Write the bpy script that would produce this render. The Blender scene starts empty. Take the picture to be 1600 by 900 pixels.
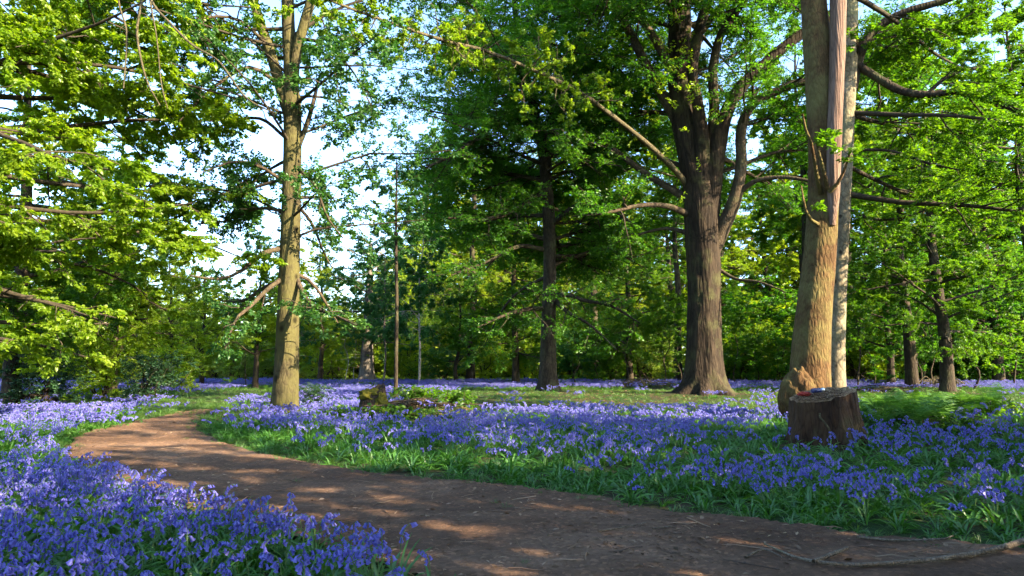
import bpy, math
import numpy as np
from mathutils import Matrix

scene = bpy.context.scene
COL = scene.collection
R_ = math.radians

# ------------------------------------------------------------------ camera
CAM_H = 1.15
FPX = 1067.0                      # focal length in pixels of a 1600 px wide frame
PITCH = math.atan((572 - 450) / FPX)
cd = bpy.data.cameras.new("camera")
cam = bpy.data.objects.new("camera", cd)
COL.objects.link(cam)
cam.location = (0, 0, CAM_H)
cam.rotation_euler = (math.pi / 2 + PITCH, 0, 0)
cd.sensor_width = 36.0
cd.lens = 36.0 * FPX / 1600.0
cd.clip_end = 2000
cd.clip_start = 0.05
scene.camera = cam

# ------------------------------------------------------------------ light
SUN_EL, SUN_AZ = 26.0, 121.0      # azimuth clockwise from +Y (straight ahead)
w = bpy.data.worlds.new("World")
scene.world = w
w.use_nodes = True
nt = w.node_tree
nt.nodes.clear()
sky = nt.nodes.new("ShaderNodeTexSky")
sky.sky_type = 'NISHITA'
sky.sun_disc = False
sky.sun_elevation = R_(SUN_EL)
sky.sun_rotation = R_(SUN_AZ)
sky.air_density = 0.9
sky.dust_density = 0.7
sky.ozone_density = 3.0
bgn = nt.nodes.new("ShaderNodeBackground")
bgn.inputs['Strength'].default_value = 0.115
won = nt.nodes.new("ShaderNodeOutputWorld")
nt.links.new(sky.outputs[0], bgn.inputs[0])
nt.links.new(bgn.outputs[0], won.inputs[0])

sd = bpy.data.lights.new("sun", 'SUN')
sd.energy = 4.6
sd.angle = R_(0.5)
sd.color = (1.0, 0.83, 0.59)
so = bpy.data.objects.new("sun", sd)
COL.objects.link(so)
_el, _az = R_(SUN_EL), R_(SUN_AZ)
SUND = np.array([math.cos(_el) * math.sin(_az), math.cos(_el) * math.cos(_az), math.sin(_el)])
from mathutils import Vector
so.rotation_euler = Vector(SUND).to_track_quat('Z', 'Y').to_euler()
so.location = (30, -20, 30)

scene.view_settings.view_transform = 'Standard'
scene.view_settings.look = 'None'
scene.view_settings.gamma = 1.0
scene.view_settings.use_curve_mapping = False
scene.view_settings.exposure = 2.95

cy = scene.cycles
cy.use_denoising = True
try:
    cy.denoiser = 'OPENIMAGEDENOISE'
    cy.denoising_input_passes = 'RGB_ALBEDO_NORMAL'
except Exception:
    pass
cy.max_bounces = 10
cy.diffuse_bounces = 6
cy.glossy_bounces = 2
cy.transmission_bounces = 8
cy.transparent_max_bounces = 4
cy.caustics_reflective = False
cy.caustics_refractive = False
cy.use_adaptive_sampling = True
cy.adaptive_threshold = 0.03
scene.render.use_persistent_data = False

# ------------------------------------------------------------------ pixel helpers
_ct, _st = math.cos(PITCH), math.sin(PITCH)


def ray(px, py):
    u = (px - 800) / FPX
    v = (450 - py) / FPX
    return np.array([u, _ct - v * _st, _st + v * _ct])


def at(px, py, Y):
    d = ray(px, py)
    return np.array([0, 0, CAM_H]) + d * (Y / d[1])


def gpt(px, py):
    d = ray(px, py)
    return (d * (CAM_H / -d[2]))[:2]


def rpx(wpx, Y):
    return 0.5 * wpx * Y / FPX


# ------------------------------------------------------------------ numpy noise
def _hash(i, j, k):
    n = (i.astype(np.int64) * 374761393 + j.astype(np.int64) * 668265263 + k.astype(np.int64) * 2147483647) & 0xFFFFFFFF
    n = ((n ^ (n >> 13)) * 1274126177) & 0xFFFFFFFF
    n = (n ^ (n >> 16)) & 0xFFFF
    return n / 65535.0


def vnoise(p):
    p = np.asarray(p, float)
    i = np.floor(p).astype(np.int64)
    f = p - i
    f = f * f * (3 - 2 * f)
    r = 0
    for a in (0, 1):
        for b in (0, 1):
            for c in (0, 1):
                wgt = (f[..., 0] if a else 1 - f[..., 0]) * (f[..., 1] if b else 1 - f[..., 1]) * (f[..., 2] if c else 1 - f[..., 2])
                r = r + wgt * _hash(i[..., 0] + a, i[..., 1] + b, i[..., 2] + c)
    return r * 2 - 1


def fbm(p, oct=4):
    p = np.asarray(p, float)
    a, s, r = 0.5, 1.0, 0
    for o in range(oct):
        r = r + a * vnoise(p * s + 17.3 * o)
        a *= 0.5
        s *= 2.03
    return r


def noise2(x, y, s=1.0, z=0.0, oct=3):
    x = np.asarray(x, float)
    y = np.asarray(y, float)
    return fbm(np.stack([x * s, y * s, np.full_like(x, z)], -1), oct)


def gauss(x, y, cx, cy_, sx, sy):
    return np.exp(-((x - cx) / sx) ** 2 - ((y - cy_) / sy) ** 2)


def gz(x, y):
    x = np.asarray(x, float)
    y = np.asarray(y, float)
    r = 0.05 * np.sin(x * 0.33 + 1) * np.sin(y * 0.27 + 0.4) * np.clip((y - 6) / 6, 0, 1)
    r = r + 0.34 * gauss(x, y, 7.3, 11.5, 2.3, 1.9)
    r = r + 0.42 * gauss(x, y, -2.0, 15.9, 1.1, 0.9)
    r = r + 0.12 * gauss(x, y, 7.6, 27.5, 3.0, 2.6)
    r = r + 0.10 * gauss(x, y, -4.5, 3.9, 2.0, 1.6)
    r = r + 0.35 * np.clip((np.hypot(x, y) - 55) / 60, 0, 4)
    return r


# ------------------------------------------------------------------ mesh helpers
class MB:
    def __init__(s):
        s.v, s.f, s.n = [], [], 0

    def add(s, v, f, m=0):
        v = np.asarray(v, float).reshape(-1, 3)
        f = np.asarray(f, np.int64)
        if len(f):
            s.f.append((f + s.n, m))
        s.v.append(v)
        s.n += len(v)

    def mesh(s, name, mats, smooth=True, off=None):
        me = bpy.data.meshes.new(name)
        v = np.concatenate(s.v).astype(np.float32)
        if off is not None:
            v = v - np.asarray(off, np.float32)
        me.vertices.add(len(v))
        me.vertices.foreach_set("co", v.ravel())
        li = np.concatenate([f.ravel() for f, m in s.f]).astype(np.int32)
        tot = np.concatenate([np.full(len(f), f.shape[1]) for f, m in s.f]).astype(np.int32)
        mi = np.concatenate([np.full(len(f), m) for f, m in s.f]).astype(np.int32)
        st = np.concatenate([[0], np.cumsum(tot)[:-1]]).astype(np.int32)
        me.loops.add(len(li))
        me.loops.foreach_set("vertex_index", li)
        me.polygons.add(len(tot))
        me.polygons.foreach_set("loop_start", st)
        me.polygons.foreach_set("loop_total", tot)
        me.polygons.foreach_set("material_index", mi)
        me.polygons.foreach_set("use_smooth", np.full(len(tot), smooth))
        for m in (mats if isinstance(mats, (list, tuple)) else [mats]):
            me.materials.append(m)
        me.update(calc_edges=True)
        return me


def link(name, me, parent=None, loc=None):
    o = bpy.data.objects.new(name, me)
    COL.objects.link(o)
    if parent is not None:
        o.parent = parent
    if loc is not None:
        o.location = loc
    return o


def tag(o, label=None, cat=None, group=None, kind=None):
    if label:
        o["label"] = label
    if cat:
        o["category"] = cat
    if group:
        o["group"] = group
    if kind:
        o["kind"] = kind
    return o


def thing(name, label, cat, loc, rz=0.0, sc=1.0, group=None):
    o = bpy.data.objects.new(name, None)
    o.empty_display_size = 0.2
    COL.objects.link(o)
    o.location = loc
    o.rotation_euler = (0, 0, rz)
    o.scale = (sc, sc, sc) if np.isscalar(sc) else sc
    return tag(o, label, cat, group)


def unit(a):
    return a / np.maximum(np.linalg.norm(a, axis=-1, keepdims=True), 1e-9)


def tubes(P, R, sides, noise=0.0, cap=False):
    """P [N,K,3], R [N,K] -> verts, quads (N separate tubes)"""
    P = np.asarray(P, float)
    R = np.asarray(R, float)
    if P.ndim == 2:
        P, R = P[None], R[None]
    N, K, _ = P.shape
    T = np.empty_like(P)
    T[:, 1:-1] = P[:, 2:] - P[:, :-2]
    T[:, 0] = P[:, 1] - P[:, 0]
    T[:, -1] = P[:, -1] - P[:, -2]
    T = unit(T)
    mean = unit(P[:, -1] - P[:, 0])
    ref = np.where(np.abs(mean[:, 2:3]) > 0.75, np.array([[1.0, 0.13, 0.0]]), np.array([[0.05, 0.02, 1.0]]))
    A = unit(np.cross(T, ref[:, None, :]))
    B = np.cross(T, A)
    th = np.arange(sides) / sides * 2 * math.pi
    c, s_ = np.cos(th), np.sin(th)
    V = P[:, :, None, :] + R[:, :, None, None] * (A[:, :, None, :] * c[None, None, :, None] + B[:, :, None, :] * s_[None, None, :, None])
    base = (np.arange(N) * K * sides)[:, None, None]
    k = (np.arange(K - 1) * sides)[None, :, None]
    j = np.arange(sides)[None, None, :]
    j2 = (j + 1) % sides
    q = np.stack([base + k + j, base + k + j2, base + k + sides + j2, base + k + sides + j], -1).reshape(-1, 4)
    V = V.reshape(-1, 3)
    return V, q


def spline(pts, n):
    """Catmull-Rom through pts [[x,y,z,(r)]...] resampled to n points evenly by length"""
    p = np.asarray(pts, float)
    if len(p) == 2:
        t = np.linspace(0, 1, n)[:, None]
        return p[0] * (1 - t) + p[1] * t
    q = np.vstack([2 * p[0] - p[1], p, 2 * p[-1] - p[-2]])
    out = []
    for i in range(len(p) - 1):
        a, b, c, d = q[i], q[i + 1], q[i + 2], q[i + 3]
        t = np.linspace(0, 1, 24, endpoint=False)[:, None]
        out.append(0.5 * (2 * b + (c - a) * t + (2 * a - 5 * b + 4 * c - d) * t ** 2 + (3 * b - a - 3 * c + d) * t ** 3))
    out = np.vstack(out + [p[-1:]])
    L = np.concatenate([[0], np.cumsum(np.linalg.norm(np.diff(out[:, :3], axis=0), axis=1))])
    tt = np.linspace(0, L[-1], n)
    return np.stack([np.interp(tt, L, out[:, k]) for k in range(out.shape[1])], -1)


def limb_px(pts):
    """[(px,py,Y,wpx)] -> [[x,y,z,r]]"""
    return np.array([list(at(a, b, Y)) + [rpx(wd, Y)] for a, b, Y, wd in pts])


# ------------------------------------------------------------------ growth
def interp_paths(P, idx, t):
    K = P.shape[1]
    f = np.clip(t, 0, 0.9999) * (K - 1)
    k = f.astype(int)
    u = (f - k)[:, None]
    a, b = P[idx, k], P[idx, k + 1]
    return a * (1 - u) + b * u, unit(b - a)


def spawn(rng, P, R, per_m=3.0, tmin=0.15, lf=0.45, lmin=0.3, lmax=1.2, ang=(45, 75), roll=20, grav=-0.02, wander=0.18, K=6, rfac=0.5, rmax=9.0, up=0.0):
    L = np.linalg.norm(np.diff(P, axis=1), axis=2).sum(1)
    cnt = np.maximum(1, np.floor(L * per_m * (1 - tmin) + rng.random(len(L)))).astype(int)
    idx = np.repeat(np.arange(len(L)), cnt)
    M = len(idx)
    t = tmin + (1 - tmin) * rng.random(M) ** 0.9
    p, T = interp_paths(P, idx, t)
    r0 = np.take_along_axis(R[idx], (np.clip(t, 0, 1) * (R.shape[1] - 1)).astype(int)[:, None], 1)[:, 0]
    s = unit(np.cross(T, np.array([0.03, 0.02, 1.0])))
    s *= np.where(rng.random(M) < 0.5, 1, -1)[:, None]
    n = np.cross(T, s)
    n *= np.sign(n[:, 2:3] + 1e-6)
    ro = R_(roll) * rng.standard_normal(M)
    a = np.radians(rng.uniform(ang[0], ang[1], M))
    d = T * np.cos(a)[:, None] + (s * np.cos(ro)[:, None] + n * np.sin(ro)[:, None]) * np.sin(a)[:, None]
    d[:, 2] += up
    d = unit(d)
    ln = np.clip(lf * L[idx] * (1 - 0.55 * t) * rng.uniform(0.6, 1.25, M), lmin, lmax * rng.uniform(0.7, 1.1, M))
    out = np.empty((M, K, 3))
    out[:, 0] = p
    step = (ln / (K - 1))[:, None]
    for k in range(1, K):
        d = d + wander * rng.standard_normal((M, 3))
        d[:, 2] += grav
        d = unit(d)
        out[:, k] = out[:, k - 1] + d * step
    rr = np.minimum(np.minimum(r0 * rfac, ln * 0.016 + 0.002), rmax)
    RR = rr[:, None] * np.linspace(1, 0.3, K)[None]
    return out, RR


def leafset(rng, P, spacing=0.1, size=0.1, total=None, tmin=0.1, tilt=0.45, kind='quad', droop=0.15, wr=0.58, pair=1.0, maxn=None, spread=1.0):
    L = np.linalg.norm(np.diff(P, axis=1), axis=2).sum(1)
    if total:
        spacing = L.sum() * (1 - tmin) / total
    cnt = np.floor(L * (1 - tmin) / spacing + rng.random(len(L))).astype(int)
    idx = np.repeat(np.arange(len(L)), cnt)
    if maxn and len(idx) > maxn:
        idx = np.sort(rng.choice(idx, maxn, replace=False))
    M = len(idx)
    t = tmin + (1.02 - tmin) * rng.random(M)
    p, T = interp_paths(P, idx, t)
    s = unit(np.cross(T, np.array([0.03, 0.02, 1.0]))) * np.where(rng.random(M) < 0.5, 1, -1)[:, None]
    d = unit(T * 0.55 + s * 0.8 + 0.3 * rng.standard_normal((M, 3)) + np.array([0, 0, -droop]))
    nrm = np.array([0, 0, 1.0]) + tilt * rng.standard_normal((M, 3))
    b = unit(np.cross(nrm, d))
    nrm = np.cross(d, b)
    sz = (size * rng.uniform(0.65, 1.25, M))[:, None]
    p = p + d * sz * 0.15 + rng.standard_normal((M, 3)) * size * 0.25 * spread
    wv = b * sz * wr * 0.5
    if kind == 'quad':
        f = nrm * sz * 0.10
        V = np.stack([p, p + d * sz * 0.45 + wv + f, p + d * sz, p + d * sz * 0.45 - wv + f], 1).reshape(-1, 3)
        q = np.arange(M * 4).reshape(-1, 4)
        return V, q
    f = nrm * sz * 0.07
    tipd = nrm * sz * -0.10
    V = np.stack([p, p + d * sz * 0.28 + wv * 0.92 + f, p + d * sz * 0.66 + wv * 0.86 + f * 0.7, p + d * sz + tipd,
                  p + d * sz * 0.66 - wv * 0.86 + f * 0.7, p + d * sz * 0.28 - wv * 0.92 + f], 1).reshape(-1, 3)
    b0 = (np.arange(M) * 6)[:, None]
    q = np.concatenate([b0 + np.array([[0, 1, 2, 3]]), b0 + np.array([[0, 3, 4, 5]])])
    return V, q


def leafy(rng, P2, R2, leaf, third=None):
    """leaves along the twigs and along finer side shoots"""
    t3 = dict(per_m=4.5, tmin=0.05, lf=0.7, lmin=0.25, lmax=0.95, ang=(35, 75), roll=14, grav=-0.03, wander=0.12, K=4)
    t3.update(third or {})
    P3, R3 = spawn(rng, P2, R2, **t3)
    if P2.shape[1] != 4:
        i = np.linspace(0, P2.shape[1] - 1, 4).astype(int)
        P2 = P2[:, i]
    return leafset(rng, np.concatenate([P2, P3]), **leaf)


def stack_limbs(limbs, K=12):
    S = np.stack([spline(l, K) for l in limbs])
    return S[:, :, :3], S[:, :, 3]


# ------------------------------------------------------------------ materials
def mat_new(name):
    m = bpy.data.materials.new(name)
    m.use_nodes = True
    m.node_tree.nodes.clear()
    return m, m.node_tree.nodes, m.node_tree.links


def ramp(N, L, fac, stops):
    r = N.new("ShaderNodeValToRGB")
    e = r.color_ramp.elements
    while len(e) < len(stops):
        e.new(0.5)
    for i, (p, c) in enumerate(stops):
        e[i].position = p
        e[i].color = (*c, 1)
    L.new(fac, r.inputs[0])
    return r.outputs[0]


def mixc(N, L, fac, a, b, mode='MIX'):
    m = N.new("ShaderNodeMix")
    m.data_type = 'RGBA'
    m.blend_type = mode
    for s, v in ((m.inputs[0], fac), (m.inputs[6], a), (m.inputs[7], b)):
        if hasattr(v, 'is_linked') or isinstance(v, bpy.types.NodeSocket):
            L.new(v, s)
        elif np.isscalar(v):
            s.default_value = v
        else:
            s.default_value = (*v, 1)
    return m.outputs[2]


def noise(N, L, vec, scale, detail=4, rough=0.55, dist=0.0):
    n = N.new("ShaderNodeTexNoise")
    n.inputs['Scale'].default_value = scale
    n.inputs['Detail'].default_value = detail
    n.inputs['Roughness'].default_value = rough
    n.inputs['Distortion'].default_value = dist
    if vec is not None:
        L.new(vec, n.inputs['Vector'])
    return n.outputs[0]


def leaf_mat(name, cols, trans, tfac=0.5, gloss=0.025):
    """cols: list of 3 reflectance colours by leaf; trans: transmitted colour"""
    m, N, L = mat_new(name)
    g = N.new("ShaderNodeNewGeometry")
    tc = N.new("ShaderNodeTexCoord")
    big = noise(N, L, tc.outputs['Object'], 0.45, 2)
    mx = N.new("ShaderNodeMath")
    mx.operation = 'MULTIPLY_ADD'
    L.new(g.outputs['Random Per Island'], mx.inputs[0])
    mx.inputs[1].default_value = 0.6
    sub = N.new("ShaderNodeMath")
    sub.operation = 'MULTIPLY_ADD'
    L.new(big, sub.inputs[0])
    sub.inputs[1].default_value = 1.3
    sub.inputs[2].default_value = -0.45
    L.new(sub.outputs[0], mx.inputs[2])
    c = ramp(N, L, mx.outputs[0], [(0.1, cols[0]), (0.5, cols[1]), (0.95, cols[2])])
    df = N.new("ShaderNodeBsdfDiffuse")
    L.new(c, df.inputs[0])
    tr = N.new("ShaderNodeBsdfTranslucent")
    tcol = mixc(N, L, 1.0, c, trans, 'MULTIPLY')
    L.new(tcol, tr.inputs[0])
    mix = N.new("ShaderNodeMixShader")
    mix.inputs[0].default_value = tfac
    L.new(df.outputs[0], mix.inputs[1])
    L.new(tr.outputs[0], mix.inputs[2])
    gl = N.new("ShaderNodeBsdfGlossy")
    gl.inputs['Roughness'].default_value = 0.45
    gl.inputs[0].default_value = (0.8, 0.85, 0.8, 1)
    mix2 = N.new("ShaderNodeMixShader")
    mix2.inputs[0].default_value = gloss
    L.new(mix.outputs[0], mix2.inputs[1])
    L.new(gl.outputs[0], mix2.inputs[2])
    o = N.new("ShaderNodeOutputMaterial")
    L.new(mix2.outputs[0], o.inputs[0])
    return m


def bark_mat(name, dark, mid, light, moss=None, mossamt=0.5, scale=6.0, stretch=0.25, bump=0.6, spots=None, pale=None):
    m, N, L = mat_new(name)
    tc = N.new("ShaderNodeTexCoord")
    mp = N.new("ShaderNodeMapping")
    mp.inputs['Scale'].default_value = (1, 1, stretch)
    L.new(tc.outputs['Object'], mp.inputs[0])
    n1 = noise(N, L, mp.outputs[0], scale, 8, 0.65, 0.4)
    n2 = noise(N, L, mp.outputs[0], scale * 5, 6, 0.6)
    vo = N.new("ShaderNodeTexVoronoi")
    vo.feature = 'DISTANCE_TO_EDGE'
    vo.inputs['Scale'].default_value = scale * 2.6
    L.new(mp.outputs[0], vo.inputs['Vector'])
    c = ramp(N, L, n1, [(0.3, dark), (0.5, mid), (0.72, light)])
    c = mixc(N, L, n2, c, mixc(N, L, 1.0, c, (0.45, 0.42, 0.4), 'MULTIPLY'))
    cr = ramp(N, L, vo.outputs[0], [(0.0, (0.35, 0.33, 0.3)), (0.12, (1, 1, 1))])
    c = mixc(N, L, 0.6, c, cr, 'MULTIPLY')
    if moss:
        nm = noise(N, L, tc.outputs['Object'], 1.3, 6, 0.7)
        fm = ramp(N, L, nm, [(0.62 - 0.3 * mossamt, (0, 0, 0)), (0.80 - 0.25 * mossamt, (1, 1, 1))])
        c = mixc(N, L, fm, c, mixc(N, L, n2, moss, mixc(N, L, 0.5, moss, mid)))
    if pale:
        npl = noise(N, L, tc.outputs['Object'], 3.5, 5, 0.65)
        fp = ramp(N, L, npl, [(0.54, (0, 0, 0)), (0.62, (1, 1, 1))])
        c = mixc(N, L, fp, c, pale)
    if spots:
        v2 = N.new("ShaderNodeTexVoronoi")
        v2.inputs['Scale'].default_value = spots
        mp2 = N.new("ShaderNodeMapping")
        mp2.inputs['Scale'].default_value = (1, 1, 0.8)
        L.new(tc.outputs['Object'], mp2.inputs[0])
        L.new(mp2.outputs[0], v2.inputs['Vector'])
        fs = ramp(N, L, v2.outputs[0], [(0.10, (0.12, 0.1, 0.08)), (0.2, (1, 1, 1))])
        c = mixc(N, L, 0.85, c, fs, 'MULTIPLY')
    b = N.new("ShaderNodeBsdfPrincipled")
    b.inputs['Roughness'].default_value = 0.92
    b.inputs['Specular IOR Level'].default_value = 0.15
    L.new(c, b.inputs['Base Color'])
    hm = N.new("ShaderNodeMath")
    hm.operation = 'MULTIPLY_ADD'
    L.new(n1, hm.inputs[0])
    hm.inputs[1].default_value = 1.0
    L.new(vo.outputs[0], hm.inputs[2])
    h2 = N.new("ShaderNodeMath")
    h2.operation = 'MULTIPLY_ADD'
    L.new(n2, h2.inputs[0])
    h2.inputs[1].default_value = 0.4
    L.new(hm.outputs[0], h2.inputs[2])
    bp = N.new("ShaderNodeBump")
    bp.inputs['Strength'].default_value = bump
    bp.inputs['Distance'].default_value = 0.05
    L.new(h2.outputs[0], bp.inputs['Height'])
    L.new(bp.outputs[0], b.inputs['Normal'])
    o = N.new("ShaderNodeOutputMaterial")
    L.new(b.outputs[0], o.inputs[0])
    return m


def plain_mat(name, a, b_, scale=8, rough=0.8, bump=0.3, spec=0.2, metal=0.0):
    m, N, L = mat_new(name)
    tc = N.new("ShaderNodeTexCoord")
    n1 = noise(N, L, tc.outputs['Object'], scale, 6, 0.65)
    c = ramp(N, L, n1, [(0.3, a), (0.7, b_)])
    b = N.new("ShaderNodeBsdfPrincipled")
    b.inputs['Roughness'].default_value = rough
    b.inputs['Specular IOR Level'].default_value = spec
    b.inputs['Metallic'].default_value = metal
    L.new(c, b.inputs['Base Color'])
    bp = N.new("ShaderNodeBump")
    bp.inputs['Strength'].default_value = bump
    bp.inputs['Distance'].default_value = 0.03
    L.new(n1, bp.inputs['Height'])
    L.new(bp.outputs[0], b.inputs['Normal'])
    o = N.new("ShaderNodeOutputMaterial")
    L.new(b.outputs[0], o.inputs[0])
    return m


M = {}

M['leaf_lime'] = leaf_mat('lime_leaf', [(0.085, 0.155, 0.007), (0.135, 0.215, 0.009), (0.205, 0.27, 0.013)], (2.0, 1.95, 0.5), 0.62)
M['leaf_beech'] = leaf_mat('beech_leaf', [(0.032, 0.092, 0.005), (0.055, 0.135, 0.007), (0.10, 0.18, 0.009)], (2.05, 1.95, 0.5), 0.58)
M['leaf_beech_dark'] = leaf_mat('dark_beech_leaf', [(0.022, 0.085, 0.006), (0.040, 0.122, 0.008), (0.072, 0.165, 0.010)], (2.0, 2.0, 0.6), 0.6)
M['leaf_oak'] = leaf_mat('oak_leaf', [(0.085, 0.15, 0.008), (0.14, 0.22, 0.010), (0.20, 0.27, 0.016)], (1.9, 1.9, 0.6), 0.5)
M['leaf_fork'] = leaf_mat('forked_tree_leaf', [(0.022, 0.075, 0.016), (0.036, 0.10, 0.018), (0.06, 0.13, 0.018)], (1.6, 1.9, 0.8), 0.45)
M['leaf_pale'] = leaf_mat('pale_leaf', [(0.07, 0.13, 0.018), (0.12, 0.19, 0.024), (0.20, 0.25, 0.045)], (1.8, 1.8, 0.6), 0.5)
M['leaf_blue'] = leaf_mat('blue_green_leaf', [(0.024, 0.09, 0.026), (0.045, 0.13, 0.032), (0.085, 0.18, 0.04)], (1.6, 1.8, 0.8), 0.5)
M['leaf_sunny'] = leaf_mat('sunlit_tone_leaf', [(0.11, 0.17, 0.008), (0.17, 0.235, 0.012), (0.245, 0.29, 0.022)], (2.0, 1.95, 0.6), 0.55)  # sunlit glow put into brighter leaf colours for the background trees
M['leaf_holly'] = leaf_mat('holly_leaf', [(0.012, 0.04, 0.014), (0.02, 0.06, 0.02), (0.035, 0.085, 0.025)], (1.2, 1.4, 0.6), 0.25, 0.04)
M['fern'] = leaf_mat('fern_green', [(0.045, 0.12, 0.018), (0.07, 0.165, 0.024), (0.105, 0.205, 0.035)], (1.3, 1.4, 0.6), 0.4)
M['strap'] = leaf_mat('bluebell_leaf_green', [(0.028, 0.105, 0.012), (0.05, 0.15, 0.016), (0.088, 0.20, 0.024)], (1.4, 1.5, 0.5), 0.38, 0.05)
M['grass'] = leaf_mat('grass_blade', [(0.035, 0.095, 0.012), (0.06, 0.13, 0.018), (0.10, 0.165, 0.03)], (1.3, 1.4, 0.5), 0.35, 0.06)
M['stem'] = leaf_mat('bluebell_stem', [(0.06, 0.13, 0.03), (0.08, 0.15, 0.04), (0.10, 0.17, 0.06)], (1.2, 1.3, 0.6), 0.3)
M['bell'] = leaf_mat('bluebell_petal', [(0.066, 0.060, 0.30), (0.118, 0.108, 0.41), (0.22, 0.20, 0.54)], (1.25, 1.15, 1.3), 0.4, 0.04)
M['litter'] = leaf_mat('dead_leaf', [(0.05, 0.029, 0.016), (0.15, 0.088, 0.048), (0.36, 0.25, 0.155)], (1.3, 1.0, 0.6), 0.15, 0.03)
M['bark_fork'] = bark_mat('forked_tree_bark', (0.034, 0.028, 0.016), (0.064, 0.052, 0.026), (0.105, 0.088, 0.042), moss=(0.07, 0.066, 0.018), mossamt=0.8, scale=5, stretch=0.35, bump=0.45, spots=2.3)
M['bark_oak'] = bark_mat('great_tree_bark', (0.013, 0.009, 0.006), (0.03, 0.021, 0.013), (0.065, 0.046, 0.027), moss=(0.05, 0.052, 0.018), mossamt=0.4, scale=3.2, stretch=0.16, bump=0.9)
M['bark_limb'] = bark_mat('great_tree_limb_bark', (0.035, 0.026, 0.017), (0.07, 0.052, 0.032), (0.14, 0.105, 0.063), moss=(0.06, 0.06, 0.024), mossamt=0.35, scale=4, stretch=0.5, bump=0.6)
M['bark_beech'] = bark_mat('brown_beech_bark', (0.050, 0.026, 0.010), (0.095, 0.053, 0.020), (0.155, 0.091, 0.036), moss=(0.105, 0.095, 0.03), mossamt=0.65, scale=5.5, stretch=0.32, bump=0.7)
M['bark_rear'] = bark_mat('pale_smooth_bark', (0.14, 0.115, 0.07), (0.22, 0.185, 0.12), (0.31, 0.27, 0.18), moss=(0.15, 0.15, 0.06), mossamt=0.4, scale=4, stretch=0.6, bump=0.35, spots=4.0)
M['dead'] = bark_mat('bare_dead_wood', (0.10, 0.058, 0.04), (0.18, 0.115, 0.082), (0.27, 0.19, 0.145), scale=7, stretch=0.07, bump=0.6)
M['burl'] = bark_mat('burl_bark', (0.04, 0.026, 0.014), (0.085, 0.056, 0.03), (0.14, 0.10, 0.052), moss=(0.09, 0.098, 0.045), mossamt=0.6, scale=6, stretch=0.4, bump=0.8)
M['bark_dark'] = bark_mat('dark_bark', (0.022, 0.017, 0.012), (0.045, 0.034, 0.022), (0.085, 0.066, 0.04), moss=(0.07, 0.075, 0.03), mossamt=0.4, scale=5, stretch=0.25, bump=0.6)
M['bark_grey'] = bark_mat('grey_bark', (0.09, 0.075, 0.06), (0.16, 0.14, 0.115), (0.24, 0.21, 0.18), moss=(0.13, 0.13, 0.06), mossamt=0.3, scale=5, stretch=0.3, bump=0.5)
M['bark_pale'] = bark_mat('birch_bark', (0.20, 0.17, 0.13), (0.42, 0.37, 0.30), (0.6, 0.55, 0.46), scale=5, stretch=1.6, bump=0.2)
M['twig'] = bark_mat('twig_bark', (0.032, 0.026, 0.018), (0.058, 0.047, 0.03), (0.10, 0.082, 0.05), scale=12, stretch=1, bump=0.2)
M['twig_lichen'] = bark_mat('lichen_twig_bark', (0.045, 0.037, 0.021), (0.095, 0.08, 0.042), (0.18, 0.158, 0.082), scale=14, stretch=1, bump=0.3)
M['stump'] = bark_mat('rotten_stump_side', (0.022, 0.012, 0.007), (0.055, 0.030, 0.015), (0.11, 0.064, 0.032), moss=(0.055, 0.06, 0.02), mossamt=0.3, scale=5.0, stretch=0.22, bump=1.0)
M['stump_top'] = plain_mat('crumbled_stump_top', (0.07, 0.042, 0.022), (0.33, 0.22, 0.12), 28, 0.95, 1.0, 0.05)
M['moss'] = plain_mat('moss_green', (0.03, 0.034, 0.006), (0.10, 0.088, 0.013), 9, 0.95, 0.8, 0.05)
M['log_dark'] = bark_mat('old_dark_log', (0.018, 0.013, 0.009), (0.035, 0.026, 0.017), (0.06, 0.045, 0.03), scale=6, stretch=0.3, bump=0.7)
M['navy'] = plain_mat('navy_plastic', (0.012, 0.018, 0.07), (0.018, 0.028, 0.11), 20, 0.35, 0.05, 0.5)
M['silver'] = plain_mat('silver_metal', (0.6, 0.62, 0.66), (0.7, 0.72, 0.75), 20, 0.3, 0.02, 0.5, 1.0)
M['red'] = plain_mat('red_fabric', (0.18, 0.014, 0.009), (0.28, 0.028, 0.015), 30, 0.7, 0.3, 0.3)
M['stick'] = bark_mat('fallen_branch_bark', (0.09, 0.07, 0.05), (0.17, 0.135, 0.095), (0.27, 0.225, 0.165), moss=(0.11, 0.11, 0.05), mossamt=0.3, scale=14, stretch=1, bump=0.5)


def ground_mat():
    m, N, L = mat_new('woodland_soil')
    tc = N.new("ShaderNodeTexCoord")
    n1 = noise(N, L, tc.outputs['Object'], 0.6, 6, 0.6)
    n2 = noise(N, L, tc.outputs['Object'], 9, 6, 0.7)
    c = ramp(N, L, n2, [(0.3, (0.016, 0.016, 0.008)), (0.5, (0.034, 0.03, 0.014)), (0.75, (0.08, 0.058, 0.032))])
    c2 = ramp(N, L, n2, [(0.3, (0.012, 0.026, 0.007)), (0.6, (0.024, 0.048, 0.011)), (0.8, (0.055, 0.06, 0.022))])
    f = ramp(N, L, n1, [(0.42, (0, 0, 0)), (0.58, (1, 1, 1))])
    c = mixc(N, L, f, c, c2)
    b = N.new("ShaderNodeBsdfPrincipled")
    b.inputs['Roughness'].default_value = 0.95
    b.inputs['Specular IOR Level'].default_value = 0.1
    L.new(c, b.inputs['Base Color'])
    bp = N.new("ShaderNodeBump")
    bp.inputs['Strength'].default_value = 0.8
    bp.inputs['Distance'].default_value = 0.05
    L.new(n2, bp.inputs['Height'])
    L.new(bp.outputs[0], b.inputs['Normal'])
    o = N.new("ShaderNodeOutputMaterial")
    L.new(b.outputs[0], o.inputs[0])
    return m


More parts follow.
